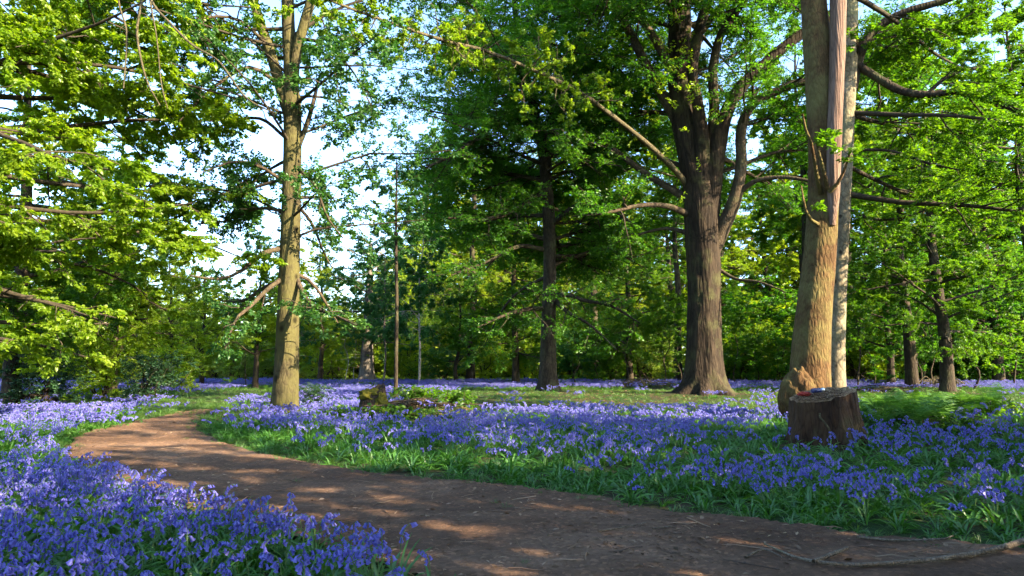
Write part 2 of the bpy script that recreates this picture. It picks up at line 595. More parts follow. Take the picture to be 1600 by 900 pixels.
def path_mat():
    m, N, L = mat_new('trodden_earth')
    tc = N.new("ShaderNodeTexCoord")
    mp = N.new("ShaderNodeMapping")
    mp.inputs['Scale'].default_value = (0.5, 1, 1)
    mp.inputs['Rotation'].default_value = (0, 0, 0.5)
    L.new(tc.outputs['Object'], mp.inputs[0])
    big = noise(N, L, mp.outputs[0], 0.9, 5, 0.6, 0.5)
    mid = noise(N, L, tc.outputs['Object'], 7, 6, 0.7)
    fine = noise(N, L, tc.outputs['Object'], 55, 5, 0.75)
    vo = N.new("ShaderNodeTexVoronoi")
    vo.inputs['Scale'].default_value = 38
    vo.inputs['Randomness'].default_value = 1
    L.new(tc.outputs['Object'], vo.inputs['Vector'])
    c = ramp(N, L, big, [(0.30, (0.080, 0.048, 0.031)), (0.5, (0.148, 0.089, 0.055)), (0.7, (0.24, 0.152, 0.097))])
    c = mixc(N, L, mid, mixc(N, L, 1.0, c, (0.55, 0.53, 0.52), 'MULTIPLY'), mixc(N, L, 1.0, c, (1.3, 1.28, 1.25), 'MULTIPLY'))
    chips = ramp(N, L, vo.outputs['Color'], [(0.0, (0.6, 0.58, 0.56)), (0.7, (1.0, 1.0, 1.0)), (0.9, (1.9, 1.7, 1.5))])
    c = mixc(N, L, 0.6, c, chips, 'MULTIPLY')
    b = N.new("ShaderNodeBsdfPrincipled")
    b.inputs['Roughness'].default_value = 0.95
    b.inputs['Specular IOR Level'].default_value = 0.1
    L.new(c, b.inputs['Base Color'])
    h = N.new("ShaderNodeMath")
    h.operation = 'ADD'
    L.new(mid, h.inputs[0])
    L.new(fine, h.inputs[1])
    bp = N.new("ShaderNodeBump")
    bp.inputs['Strength'].default_value = 1.0
    bp.inputs['Distance'].default_value = 0.03
    L.new(h.outputs[0], bp.inputs['Height'])
    L.new(bp.outputs[0], b.inputs['Normal'])
    o = N.new("ShaderNodeOutputMaterial")
    L.new(b.outputs[0], o.inputs[0])
    return m


M['ground'] = ground_mat()
M['path'] = path_mat()

# ------------------------------------------------------------------ ground and path
def gridmesh(xs, ys, zf):
    X, Y = np.meshgrid(xs, ys)
    Z = zf(X, Y)
    V = np.stack([X, Y, Z], -1).reshape(-1, 3)
    nx, ny = len(xs), len(ys)
    i = np.arange(ny - 1)[:, None] * nx + np.arange(nx - 1)[None]
    q = np.stack([i, i + 1, i + nx + 1, i + nx], -1).reshape(-1, 4)
    return V, q


u = np.linspace(-1, 1, 241)
xs = np.sinh(u * 4.2) / np.sinh(4.2) * 420
u = np.linspace(-1, 1, 281)
ys = 12 + np.sinh(u * 4.2) / np.sinh(4.2) * 420
mb = MB()
mb.add(*gridmesh(xs, ys, gz))
tag(link('ground', mb.mesh('ground', M['ground'])), kind='structure')

LEFT_PX = [(690, 935), (500, 860), (300, 811), (200, 772), (130, 735), (108, 705), (128, 683), (200, 667), (262, 654), (292, 645)]
RIGHT_PX = [(1600, 866), (1400, 847), (1250, 830), (1050, 803), (920, 783), (800, 766), (650, 752), (540, 738), (440, 719), (370, 703), (322, 684), (305, 668), (318, 655), (335, 645)]
Lw = np.array([gpt(*p) for p in LEFT_PX])
Rw = np.array([gpt(*p) for p in RIGHT_PX])
Lw = spline(np.c_[Lw, np.zeros(len(Lw))], 90)[:, :2]
Rw = spline(np.c_[Rw, np.zeros(len(Rw))], 110)[:, :2]
LB = np.vstack([[[-1.2, -12]], [[-1.0, 0.5]], Lw])
RB = np.vstack([[[14, 6.5]], Rw])
PATH = np.vstack([LB, RB[::-1], [[40, 10.0]], [[40, -12]]])
TRACK = np.array([gpt(*p) for p in [(292, 645), (335, 645), (372, 633), (420, 619), (440, 609), (400, 606), (350, 612), (300, 625), (262, 640)]])


def inpoly(x, y, poly):
    x = np.asarray(x, float)
    y = np.asarray(y, float)
    c = np.zeros(x.shape, bool)
    x0, y0 = poly[:, 0], poly[:, 1]
    x1, y1 = np.roll(x0, -1), np.roll(y0, -1)
    for a, b, e, d in zip(x0, y0, x1, y1):
        if b == d:
            continue
        k = ((b > y) != (d > y)) & (x < (e - a) * (y - b) / (d - b) + a)
        c ^= k
    return c


def dist_line(x, y, line):
    x = np.asarray(x, float)
    y = np.asarray(y, float)
    dmin = np.full(x.shape, 1e9)
    for (a, b), (e, d) in zip(line[:-1], line[1:]):
        vx, vy = e - a, d - b
        t = np.clip(((x - a) * vx + (y - b) * vy) / (vx * vx + vy * vy + 1e-9), 0, 1)
        dmin = np.minimum(dmin, np.hypot(x - a - t * vx, y - b - t * vy))
    return dmin


def path_z(X, Y):
    return gz(X, Y) + 0.016 + 0.022 * (noise2(X, Y, 1.6, 3.0) + 0.6) + 0.018 * (noise2(X, Y, 8.0, 5.0, 4) + 0.6)


xs = np.arange(-12, 14, 0.05)
ys = np.arange(0.4, 20, 0.05)
V, q = gridmesh(xs, ys, path_z)
cen = V[q].mean(1)
k = inpoly(cen[:, 0] + 0.12 * noise2(cen[:, 0], cen[:, 1], 3.0, 1.0), cen[:, 1] + 0.12 * noise2(cen[:, 0], cen[:, 1], 3.0, 8.0), PATH)
q = q[k]
used = np.unique(q)
remap = np.full(len(V), -1)
remap[used] = np.arange(len(used))
mb = MB()
mb.add(V[used], remap[q])
tag(link('path', mb.mesh('path', M['path'])), kind='structure')


# ------------------------------------------------------------------ tree parts
def trunk_mesh(pts, sides=40, flare=0.0, flare_h=0.8, lobes=5, rough=0.05, seed=0, step=0.12, fluting=0.0, nsc=2.0):
    """pts [[x,y,z,r]] world; returns verts, quads"""
    p = np.asarray(pts, float)
    L = np.linalg.norm(np.diff(p[:, :3], axis=0), axis=1).sum()
    n = max(6, int(L / step))
    S = spline(p, n)
    P, R = S[:, :3], S[:, 3]
    V, q = tubes(P, R, sides)
    V = V.reshape(n, sides, 3)
    C = P[:, None, :]
    D = V - C
    hgt = (P[:, 2] - P[0, 2])[:, None]
    th = np.arctan2(D[..., 1], D[..., 0])
    fac = 1 + rough * 2 * fbm(np.stack([D[..., 0] * 1.0 + seed, D[..., 1], V[..., 2] * 0.5], -1) * nsc, 4)
    fac += rough * 0.8 * fbm(np.stack([D[..., 0] + seed, D[..., 1], V[..., 2] * 0.18], -1) * nsc * 5, 3)
    if fluting:
        fac += fluting * np.sin(th * lobes + seed + 0.3 * hgt) * np.clip(1.2 - hgt / 6, 0.15, 1)
    if flare:
        e = np.exp(-np.maximum(hgt, 0) / flare_h)
        e2 = np.exp(-np.maximum(hgt, 0) / (flare_h * 0.45))
        fac += flare * 0.5 * e + flare * e2 * (0.45 + 0.55 * np.sin(th * lobes + seed * 1.7) + 0.25 * np.sin(th * (lobes + 2) + seed))
    V = C + D * fac[..., None]
    return V.reshape(-1, 3), q


def limb_tube(mb, pts, sides=10, step=0.25, rough=0.07, seed=0, m=0):
    p = np.asarray(pts, float)
    L = np.linalg.norm(np.diff(p[:, :3], axis=0), axis=1).sum()
    n = max(5, int(L / step))
    S = spline(p, n)
    V, q = tubes(S[:, :3], S[:, 3], sides)
    Cc = np.repeat(S[:, :3], sides, 0)
    D = V - Cc
    V = Cc + D * (1 + rough * 2 * fbm(V * 2.5 + seed, 3))[:, None]
    mb.add(V, q, m)


def build_tree(name, label, cat, base, trunk, limbs, bark, twigm, leafm, rng, trunk_kw=None, sub=None, twig=None, leaf=None,
               limb_bark=None, group=None, extra_limbs=None, limb_sides=12, third=None, limb_tmin=None):
    """trunk: list of [x,y,z,r] paths (first is the stem); limbs: visible limbs, each its own part"""
    t = thing(name, label, cat, base, group=group)
    mb = MB()
    for i, tr in enumerate(trunk):
        kw = dict(trunk_kw or {})
        if i:
            kw.update(flare=0)
        mb.add(*trunk_mesh(tr, **kw))
    link('trunk', mb.mesh('trunk', bark, off=base), t)
    for i, l in enumerate(limbs):
        mb = MB()
        limb_tube(mb, l, limb_sides, seed=i * 3.1)
        link('limb', mb.mesh('limb', limb_bark or bark, off=base), t)
    allL = list(limbs) + list(extra_limbs or [])
    P0, R0 = stack_limbs(allL)
    s = dict(per_m=2.0, tmin=0.15, lf=0.45, lmin=0.5, lmax=3.0)
    s.update(sub or {})
    nl = len(limbs)
    if nl and nl < len(P0):
        sa = dict(s)
        if limb_tmin is not None:
            sa['tmin'] = limb_tmin
        a, b = spawn(rng, P0[:nl], R0[:nl], **sa)
        c, d = spawn(rng, P0[nl:], R0[nl:], **s)
        P1, R1 = np.concatenate([a, c]), np.concatenate([b, d])
    else:
        P1, R1 = spawn(rng, P0, R0, **s)
    s2 = dict(per_m=4.0, tmin=0.12, lf=0.45, lmin=0.2, lmax=1.1, K=4)
    s2.update(twig or {})
    P2, R2 = spawn(rng, P1, R1, **s2)
    mb = MB()
    for l in (extra_limbs or []):
        limb_tube(mb, l, 7, step=0.5)
    mb.add(*tubes(P1, R1, 5))
    mb.add(*tubes(P2, R2, 3))
    link('branches', mb.mesh('branches', twigm, off=base), t)
    lf = dict(spacing=0.06, size=0.09)
    lf.update(leaf or {})
    mb = MB()
    mb.add(*leafy(rng, P2, R2, lf, third))
    link('crown', mb.mesh('crown', leafm, smooth=False, off=base), t)
    return t


def auto_limbs(rng, top_path, n, t0, t1, length, elev, rbase, K=5, droop=-0.05, wander=0.12, prof=None, skip=None):
    """limbs around a stem: returns list of [x,y,z,r]"""
    S = spline(top_path, 60)
    out = []
    for i in range(n):
        t = t0 + (t1 - t0) * (i + rng.random()) / n
        k = min(int(t * 59), 58)
        p = S[k, :3].copy()
        az = i * 2.399963 + rng.uniform(-0.5, 0.5)
        el = R_(rng.uniform(*elev))
        d = np.array([math.cos(az) * math.cos(el), math.sin(az) * math.cos(el), math.sin(el)])
        if skip is not None and skip(p, d):
            continue
        ln = length * rng.uniform(0.7, 1.15) * (prof(t) if prof else 1.0)
        r = min(S[k, 3] * 0.5, rbase * ln / length)
        pts = [list(p) + [r]]
        for j in range(1, K):
            d = d + wander * rng.standard_normal(3)
            d[2] += droop
            d /= np.linalg.norm(d)
            p = p + d * ln / (K - 1)
            pts.append(list(p) + [r * (1 - 0.8 * j / (K - 1))])
        out.append(np.array(pts))
    return out


def up_path(base, top, r0, r1, bend=0.0, rng=None, n=5):
    b, t = np.array(base, float), np.array(top, float)
    out = []
    for i in range(n):
        f = i / (n - 1)
        p = b * (1 - f) + t * f
        if rng is not None and 0 < i < n - 1:
            p[:2] += bend * rng.standard_normal(2)
        out.append(list(p) + [r0 * (1 - f) + r1 * f])
    return np.array(out)


def on_ground(p):
    return np.array([p[0], p[1], float(gz(p[0], p[1]))])


def gbase(px, Y):
    x = (px - 800) / FPX * Y / _ct
    return np.array([x, Y, float(gz(x, Y))])


def gbase(px, Y):
    x = at(px, 596, Y)[0]
    return np.array([x, Y, float(gz(x, Y))])


def stem_px(px, Y, wpx, pts):
    """trunk path from the ground at pixel column px, then pixel points (px,py,wpx[,Y])"""
    b = gbase(px, Y)
    out = [[b[0], b[1], b[2] - 0.25, rpx(wpx, Y)], [b[0], b[1], b[2], rpx(wpx, Y)]]
    for p in pts:
        yy = p[3] if len(p) > 3 else Y
        out.append(list(at(p[0], p[1], yy)) + [rpx(p[2], yy)])
    return b, np.array(out)


# ---- forked tree on the left of the glade
rng = np.random.default_rng(11)
fb, fstem = stem_px(446, 16, 40, [(447, 590, 38), (450, 500, 34), (453, 390, 31), (456, 280, 29), (457, 200, 28), (456, 165, 29), (454, 110, 22), (451, 50, 21), (449, -20, 19), (446, -200, 13), (440, -480, 4)])
fork1 = limb_px([(455, 185, 16, 22), (440, 140, 16, 19), (425, 90, 16, 17), (408, 40, 16.1, 16), (392, -15, 16.2, 14), (365, -140, 16.5, 10), (330, -330, 17, 3)])
fork2 = limb_px([(457, 165, 16, 18), (462, 90, 15.9, 16), (476, 35, 15.8, 16), (490, -20, 15.7, 14), (510, -160, 15.5, 10), (540, -380, 15, 3)])
fl = [limb_px(x) for x in [
    [(446, 388, 16, 9), (412, 395, 15.6, 8), (376, 424, 15.2, 6), (340, 436, 14.8, 4), (296, 430, 14.4, 2)],
    [(446, 432, 16, 8), (418, 452, 15.5, 7), (392, 478, 15, 6), (368, 500, 14.6, 4), (352, 545, 14.2, 2)],
    [(446, 440, 16, 8), (415, 448, 16.6, 6), (380, 470, 17, 5), (345, 470, 17.4, 2)],
    [(462, 428, 16, 7), (486, 440, 16.3, 5), (506, 468, 16.5, 4), (528, 505, 16.6, 2)],
    [(464, 436, 16, 8), (476, 462, 15.6, 7), (492, 480, 15.2, 6), (522, 492, 14.9, 4), (556, 508, 14.5, 2)],
    [(446, 286, 16, 6), (410, 262, 15.5, 5), (370, 252, 15, 4), (318, 268, 14.6, 2)],
    [(447, 330, 16, 6), (400, 326, 16.5, 5), (352, 345, 17, 3), (310, 350, 17.3, 2)],
    [(440, 135, 16, 7), (390, 105, 15.4, 6), (330, 140, 14.9, 4), (275, 195, 14.4, 2)],
    [(462, 240, 16, 9), (481, 190, 16, 8), (492, 150, 16.1, 6), (499, 118, 16.1, 3)],
    [(466, 262, 16, 6), (492, 290, 15.5, 5), (512, 340, 15.1, 3), (536, 372, 14.8, 2)],
    [(464, 320, 16, 6), (488, 350, 16.6, 5), (506, 395, 17, 3), (520, 420, 17.3, 2)],
    [(418, 70, 16, 6), (370, 30, 15.3, 5), (310, 30, 14.7, 4), (240, 60, 14, 2)],
    [(446, 215, 16, 6), (405, 185, 16.4, 5), (350, 195, 16.8, 4), (290, 230, 17.2, 2)],
    [(470, 60, 15.9, 6), (510, 70, 15.4, 5), (550, 110, 15, 3), (580, 165, 14.6, 2)],
]]
fx = auto_limbs(rng, fstem[4:], 46, 0.02, 1.0, 4.6, (-8, 35), 0.045)
build_tree('forked_tree', 'straight greenish trunk with black knots forking high up, standing beside the bend of the path', 'tree', fb,
           [fstem, fork1, fork2], fl, M['bark_fork'], M['twig'], M['leaf_fork'], rng,
           dict(sides=44, flare=0.5, flare_h=0.4, lobes=5, rough=0.03, seed=2, step=0.1),
           dict(per_m=3.0, tmin=0.2, lf=0.42, lmin=0.4, lmax=1.7, grav=-0.04, wander=0.3, roll=45),
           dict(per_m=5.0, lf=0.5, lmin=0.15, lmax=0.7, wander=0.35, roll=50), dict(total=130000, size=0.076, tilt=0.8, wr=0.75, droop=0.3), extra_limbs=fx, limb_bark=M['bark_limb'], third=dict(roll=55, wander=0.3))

# ---- great tree
rng = np.random.default_rng(21)
gb, gst = stem_px(1100, 27, 74, [(1101, 590, 68), (1101, 520, 62), (1100, 430, 61), (1097, 350, 64), (1092, 290, 60), (1080, 235, 54), (1068, 170, 50), (1062, 90, 46), (1061, 0, 42), (1056, -150, 32), (1045, -400, 12)])
st2 = limb_px([(1101, 420, 27, 30), (1104, 350, 26.95, 42), (1112, 285, 26.8, 40), (1122, 225, 26.5, 33), (1134, 180, 26.4, 27), (1156, 138, 26.2, 24), (1196, 100, 26, 22), (1232, 68, 25.8, 20), (1275, 38, 25.5, 17), (1340, -10, 25, 13), (1420, -90, 24.5, 5)])
st3 = limb_px([(1098, 345, 27, 26), (1096, 285, 26.75, 31), (1097, 220, 26.4, 28), (1090, 160, 26.1, 22), (1082, 110, 26, 20), (1094, 40, 25.8, 20), (1112, -20, 25.6, 17), (1130, -160, 25.3, 6)])
st4 = limb_px([(1106, 300, 26.85, 18), (1112, 240, 26.65, 24), (1116, 170, 26.5, 20), (1114, 110, 26.5, 18), (1126, 55, 26.4, 15), (1150, 20, 26.3, 13), (1185, -30, 26, 6)])
gl_px = [
    [(1108, 415, 27, 18), (1124, 368, 26.85, 24), (1146, 318, 26.5, 21), (1158, 262, 26.3, 18), (1158, 205, 26.1, 17), (1174, 165, 25.9, 15), (1212, 143, 25.6, 14), (1256, 128, 25.3, 13), (1340, 118, 24.8, 9), (1420, 130, 24.3, 4)],
    [(1150, 306, 26.5, 9), (1180, 283, 26, 8), (1222, 277, 25.5, 7), (1262, 282, 25, 5), (1330, 296, 24.5, 3)],
    [(1086, 318, 27, 15), (1050, 296, 27.4, 12), (1010, 272, 27.8, 10), (975, 246, 28, 9), (940, 222, 28.4, 7), (896, 208, 29, 3)],
    [(1068, 205, 27, 20), (1022, 125, 27.2, 16), (986, 55, 27.4, 14), (955, 0, 27.6, 12), (915, -90, 28, 4)],
    [(1060, 135, 27, 17), (1030, 72, 26.5, 14), (1000, 28, 26, 12), (966, -20, 25.6, 9), (930, -120, 25, 3)],
    [(1082, 338, 27, 11), (1042, 322, 26.4, 9), (1000, 321, 25.8, 7), (950, 332, 25.2, 5), (895, 338, 24.6, 2)],
    [(1082, 366, 27, 8), (1042, 357, 27.6, 6), (1000, 366, 28.2, 4), (955, 382, 28.6, 2)],
    [(1122, 420, 27, 6), (1150, 436, 26.4, 5), (1185, 440, 25.8, 3), (1225, 455, 25.2, 2)],
    [(1064, 90, 27, 14), (1110, 30, 28, 12), (1160, -30, 29, 8), (1220, -120, 30, 3)],
]
gl = [limb_px(x) for x in gl_px]
for _g in (gst, st2, st3, st4):
    _g[:, 3] *= 0.84
reach = limb_px([(1076, 292, 27, 16), (1046, 257, 26.2, 14), (1000, 215, 25.2, 12), (950, 176, 23.8, 11), (902, 142, 22, 10), (830, 108, 19.5, 8), (760, 80, 17.4, 8), (690, 62, 15.6, 8), (600, 32, 13.8, 7), (520, 2, 12.8, 6), (430, -40, 12, 3)])
gx = auto_limbs(rng, gst[6:], 66, 0.02, 1.0, 7.8, (-5, 35), 0.13, prof=lambda t: 1.15 - 0.5 * t, skip=lambda p, d: d[1] < 0.0 and p[2] < 14.5)
gtree = build_tree('great_tree', 'massive dark trunk with spreading roots and thick sunlit limbs behind the bluebells', 'tree', gb,
                   [gst, st2, st3, st4], gl, M['bark_oak'], M['twig'], M['leaf_beech_dark'], rng,
                   dict(sides=84, flare=1.0, flare_h=0.62, lobes=7, rough=0.05, seed=5, step=0.12, fluting=0.035),
                   dict(per_m=2.2, tmin=0.2, lf=0.5, lmin=0.9, lmax=4.0, roll=22), dict(per_m=4.5, lf=0.55, lmin=0.5, lmax=2.2, roll=18),
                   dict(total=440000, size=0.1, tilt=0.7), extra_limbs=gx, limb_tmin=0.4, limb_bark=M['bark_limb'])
reach[:, 3] *= 0.68
mb = MB()
limb_tube(mb, reach, 12, 0.12, 0.12)
ro = link('limb', mb.mesh('reaching_limb', M['twig_lichen'], off=gb), gtree)
ro["label"] = "long thin lichen covered limb reaching over the glade"
P0, R0 = stack_limbs([reach], 40)
P1, R1 = spawn(rng, P0[:, 12:], R0[:, 12:], per_m=6.5, tmin=0.0, lf=0.12, lmin=0.7, lmax=2.3, ang=(35, 85), roll=55, grav=-0.05, wander=0.38, K=8, rfac=0.4)
P2, R2 = spawn(rng, P1, R1, per_m=3.5, tmin=0.1, lf=0.4, lmin=0.2, lmax=0.7, wander=0.45, roll=50, K=5, rfac=0.55)
mb = MB()
mb.add(*tubes(P1, R1 * 0.8 + 0.002, 5))
mb.add(*tubes(P2, R2 * 0.8 + 0.0015, 4))
link('twigs', mb.mesh('reaching_limb_twigs', M['twig_lichen'], off=gb), gtree)
mb = MB()
mb.add(*leafset(rng, P2, total=16000, size=0.085, tmin=0.35, tilt=0.75, kind='leaf', wr=0.55, droop=0.0))
link('leaf_sprays', mb.mesh('leaf_sprays', M['leaf_oak'], smooth=False, off=gb), gtree)
# epicormic leaf tufts on the great trunk
mb = MB()
tp = np.array([at(px, py, 25.6) for px, py in rng.normal((1062, 130), (36, 80), (46, 2))])
dirs = unit(rng.standard_normal((46, 3)) + np.array([0, -0.6, 0.2]))
TP = np.stack([tp + dirs * s for s in (0, 0.2, 0.4, 0.6)], 1)
mb.add(*leafset(rng, TP, 0.028, 0.13, tilt=0.7, kind='leaf', wr=0.5))
link('leaf_tufts', mb.mesh('leaf_tufts', M['leaf_oak'], smooth=False, off=gb), gtree)

# ---- tiered beech in the middle
rng = np.random.default_rng(31)
mbs, mst = stem_px(856, 31, 40, [(856, 585, 33), (857, 520, 28), (859, 430, 25), (857, 330, 24), (850, 250, 22), (838, 190, 18), (822, 120, 14), (805, 20, 11), (790, -150, 6), (780, -300, 2)])
ms2 = limb_px([(852, 262, 31, 16), (862, 205, 31, 13), (884, 140, 31, 11), (905, 60, 31, 8), (930, -60, 31, 4)])
mst[:, 3] *= 0.82
ml = [limb_px(x) for x in [
    [(868, 463, 31, 9), (885, 460, 30.5, 8), (915, 470, 30, 6), (955, 478, 29.5, 5), (1000, 505, 29, 2)],
    [(868, 470, 31, 8), (888, 488, 30, 6), (922, 508, 29.4, 4), (962, 545, 29, 2)],
    [(850, 482, 31, 8), (825, 483, 30.2, 7), (790, 492, 29.4, 5), (745, 512, 28.6, 2)],
    [(842, 195, 31, 13), (800, 172, 30, 12), (757, 205, 29, 10), (715, 238, 28, 7), (665, 262, 27, 3)],
    [(850, 300, 31, 9), (800, 330, 30, 8), (750, 345, 29, 6), (700, 340, 28, 3)],
    [(862, 350, 31, 9), (905, 320, 30, 8), (945, 325, 29, 6), (990, 350, 28, 3)],
    [(850, 390, 31, 8), (810, 385, 30, 7), (760, 410, 29, 5), (705, 430, 28, 2)],
    [(862, 400, 31, 8), (900, 400, 32, 7), (950, 390, 33, 5), (1010, 420, 34, 2)],
]]
mx_ = auto_limbs(rng, mst[4:], 112, 0.0, 1.0, 8.2, (-12, 22), 0.11, droop=-0.035, prof=lambda t: 1.1 - 0.55 * t, skip=lambda p, d: d[1] < -0.15 and p[2] < 9.5)
build_tree('tiered_beech', 'dark beech trunk with dappled light and drooping tiers of leaves in mid glade', 'tree', mbs,
           [mst, ms2], ml, M['bark_dark'], M['twig'], M['leaf_beech_dark'], rng,
           dict(sides=40, flare=0.5, flare_h=0.6, lobes=6, rough=0.04, seed=8),
           dict(per_m=2.2, tmin=0.12, lf=0.5, lmin=0.8, lmax=3.6, roll=24), dict(per_m=4.5, lf=0.55, lmin=0.5, lmax=2.0, roll=28),
           dict(total=560000, size=0.108, tilt=0.7), extra_limbs=mx_)

# ---- brown beech by the stump, and the paler stem behind it
rng = np.random.default_rng(41)
rb, rst = stem_px(1266, 14, 80, [(1265, 600, 70), (1270, 500, 62), (1280, 410, 56), (1286, 320, 53), (1288, 250, 56), (1283, 150, 53), (1276, 60, 50), (1270, -20, 46), (1262, -200, 40), (1250, -500, 22), (1245, -800, 5)])
rst[:, 3] *= 0.86
rl = [limb_px(x) for x in [
    [(1282, 302, 13.75, 9), (1274, 262, 13.3, 6), (1268, 225, 13.0, 5), (1258, 200, 12.8, 4), (1254, 178, 12.7, 3)],
    [(1293, 296, 13.6, 8), (1287, 268, 13.4, 6), (1280, 240, 13.3, 4), (1276, 222, 13.2, 3)],
    [(1296, 300, 13.6, 8), (1312, 282, 13.4, 5), (1322, 258, 13.3, 4), (1330, 232, 13.2, 2)],
    [(1278, 350, 13.7, 6), (1262, 338, 13.5, 5), (1254, 305, 13.4, 3), (1252, 290, 13.4, 2)],
]]
rx = auto_limbs(rng, rst[9:], 30, 0.0, 1.0, 5.2, (-5, 30), 0.08, skip=lambda p, d: d[0] < 0.15 and p[2] < 13)
rt = build_tree('brown_beech', 'thick ridged brown trunk with a burl at its foot, standing just behind the cut stump', 'tree', rb,
                [rst], rl, M['bark_beech'], M['twig'], M['leaf_beech'], rng,
                dict(sides=72, flare=0.22, flare_h=0.5, lobes=4, rough=0.035, seed=3, step=0.08, fluting=0.006),
                dict(per_m=1.6, tmin=0.3, lf=0.4, lmin=0.4, lmax=2.2, roll=15), dict(per_m=3.5, lf=0.45, lmin=0.2, lmax=1.0, roll=15),
                dict(total=50000, size=0.10), extra_limbs=rx)
mb = MB()
limb_px_dead = limb_px([(1300, 352, 13.72, 10), (1302, 310, 13.66, 18), (1303, 250, 13.62, 21), (1306, 150, 13.62, 23), (1309, 60, 13.62, 25), (1310, -30, 13.62, 25), (1312, -220, 13.62, 20), (1313, -330, 13.6, 6)])
mb.add(*trunk_mesh(limb_px_dead, sides=28, rough=0.06, seed=9, step=0.08))
d = link('dead_stem', mb.mesh('dead_stem', M['dead'], off=rb), rt)
d["label"] = "bare pinkish grey dead stem fused to the trunk"


def lump(center, rad, seed, rough=0.25, nsc=2.2, nu=48, nv=28):
    th = np.linspace(0, 2 * math.pi, nu, endpoint=False)
    ph = np.linspace(0.02, math.pi - 0.02, nv)
    T, Ph = np.meshgrid(th, ph)
    D = np.stack([np.sin(Ph) * np.cos(T), np.sin(Ph) * np.sin(T), np.cos(Ph)], -1)
    f = 1 + rough * 2 * fbm(D * nsc + seed, 4)
    V = (D * f[..., None] * np.asarray(rad) + np.asarray(center)).reshape(-1, 3)
    i = (np.arange(nv - 1) * nu)[:, None]
    j = np.arange(nu)[None]
    q = np.stack([i + j, i + nu + j, i + nu + (j + 1) % nu, i + (j + 1) % nu], -1).reshape(-1, 4)
    return V, q


mb = MB()
mb.add(*lump(at(1249, 622, 13.82), (0.37, 0.34, 0.62), 4.0, 0.15, 2.4, 72, 44))
bo = link('burl', mb.mesh('burl', M['bark_beech'], off=rb), rt)
bo["label"] = "knobbly brown burl bulging from the foot"

rng = np.random.default_rng(43)
cb, cst = stem_px(1305, 15.6, 31, [(1306, 560, 27), (1310, 450, 25), (1316, 320, 25), (1321, 200, 26), (1326, 60, 28), (1328, -100, 24), (1330, -400, 14), (1330, -650, 3)])
cl = [limb_px(x) for x in [
    [(1330, 140, 15.6, 19), (1340, 95, 15.6, 17), (1356, 58, 15.5, 15), (1385, 33, 15.3, 14), (1430, 14, 15, 12), (1490, -4, 14.7, 10), (1560, -40, 14.3, 4)],
    [(1332, 96, 15.6, 13), (1362, 116, 15.4, 13), (1408, 142, 15.1, 13), (1452, 148, 14.8, 12), (1502, 143, 14.5, 10), (1560, 161, 14.2, 9), (1640, 196, 13.8, 5)],
    [(1448, 148, 14.8, 7), (1476, 122, 14.9, 6), (1508, 108, 15, 5), (1545, 106, 15.1, 2)],
    [(1330, 262, 15.6, 7), (1370, 282, 15.9, 6), (1420, 304, 16.2, 6), (1460, 318, 16.5, 5), (1506, 312, 16.8, 2)],
    [(1330, 234, 15.6, 5), (1395, 236, 15.1, 4), (1446, 254, 14.7, 4), (1500, 266, 14.3, 2)],
    [(1330, 330, 15.6, 6), (1368, 343, 15.3, 5), (1408, 341, 15, 4), (1448, 328, 14.7, 2)],
    [(1334, 60, 15.6, 8), (1390, 75, 16.2, 7), (1450, 60, 16.8, 5), (1530, 50, 17.4, 2)],
    [(1330, 180, 15.6, 8), (1390, 195, 16.4, 6), (1460, 205, 17.2, 5), (1540, 235, 18, 2)],
]]
cx_ = auto_limbs(rng, cst[4:], 34, 0.0, 1.0, 4.6, (-10, 22), 0.07, skip=lambda p, d: d[0] < 0.2 and p[2] < 13)
build_tree('pale_beech', 'slimmer pale trunk close behind the brown one with dark crooked limbs', 'tree', cb,
           [cst], cl, M['bark_rear'], M['twig'], M['leaf_beech'], rng,
           dict(sides=40, flare=0.12, rough=0.02, seed=6, step=0.1),
           dict(per_m=2.6, tmin=0.15, lf=0.5, lmin=0.6, lmax=2.8, roll=14), dict(per_m=4.5, lf=0.55, lmin=0.4, lmax=1.6, roll=16),
           dict(total=200000, size=0.078, tilt=0.5), extra_limbs=cx_, limb_bark=M['bark_dark'])

# ---- lime-green tree at the left edge (its trunk is out of the frame)
rng = np.random.default_rng(51)
lb = on_ground((-12.2, 13.0))
lst = up_path(lb - [0, 0, 0.2], lb + [0.3, 0, 15], 0.32, 0.05, 0.1, rng, 7)
ll = []
for i in range(34):
    z = 1.6 + 10.5 * i / 34 + rng.uniform(-0.2, 0.2)
    a = R_(rng.uniform(-62, 48))
    ln = rng.uniform(5.0, 6.9) * (1.0 - 0.018 * max(0, z - 7))
    if z < 4.2:
        ln *= 0.72
    p = np.array([lb[0] + 0.2, lb[1], z])
    dd = np.array([math.cos(a), math.sin(a), rng.uniform(-0.02, 0.2)])
    pts = [list(p) + [0.075]]
    for j in range(1, 6):
        dd = dd + 0.09 * rng.standard_normal(3) + np.array([0, 0, -0.05])
        dd /= np.linalg.norm(dd)
        p = p + dd * ln / 5
        p[2] = max(p[2], 0.75)
        pts.append(list(p) + [0.075 * (1 - 0.16 * j)])
    ll.append(np.array(pts))
hang = [limb_px(x) for x in [
    [(210, -60, 8.2, 5), (238, 4, 8.1, 4), (262, 32, 8, 4), (300, 70, 7.9, 4), (342, 96, 7.8, 3), (384, 152, 7.7, 3), (432, 178, 7.6, 2)],
    [(212, -60, 8.2, 5), (221, 0, 8.2, 4), (214, 52, 8.2, 4), (228, 122, 8.2, 3), (250, 165, 8.2, 2)],
    [(180, -60, 8.2, 5), (186, 6, 8.3, 3), (198, 52, 8.3, 3), (193, 138, 8.3, 2)],
    [(225, -60, 8.3, 4), (236, 10, 8.4, 3), (245, 60, 8.4, 2), (252, 130, 8.4, 2), (262, 170, 8.4, 1.5)],
]]
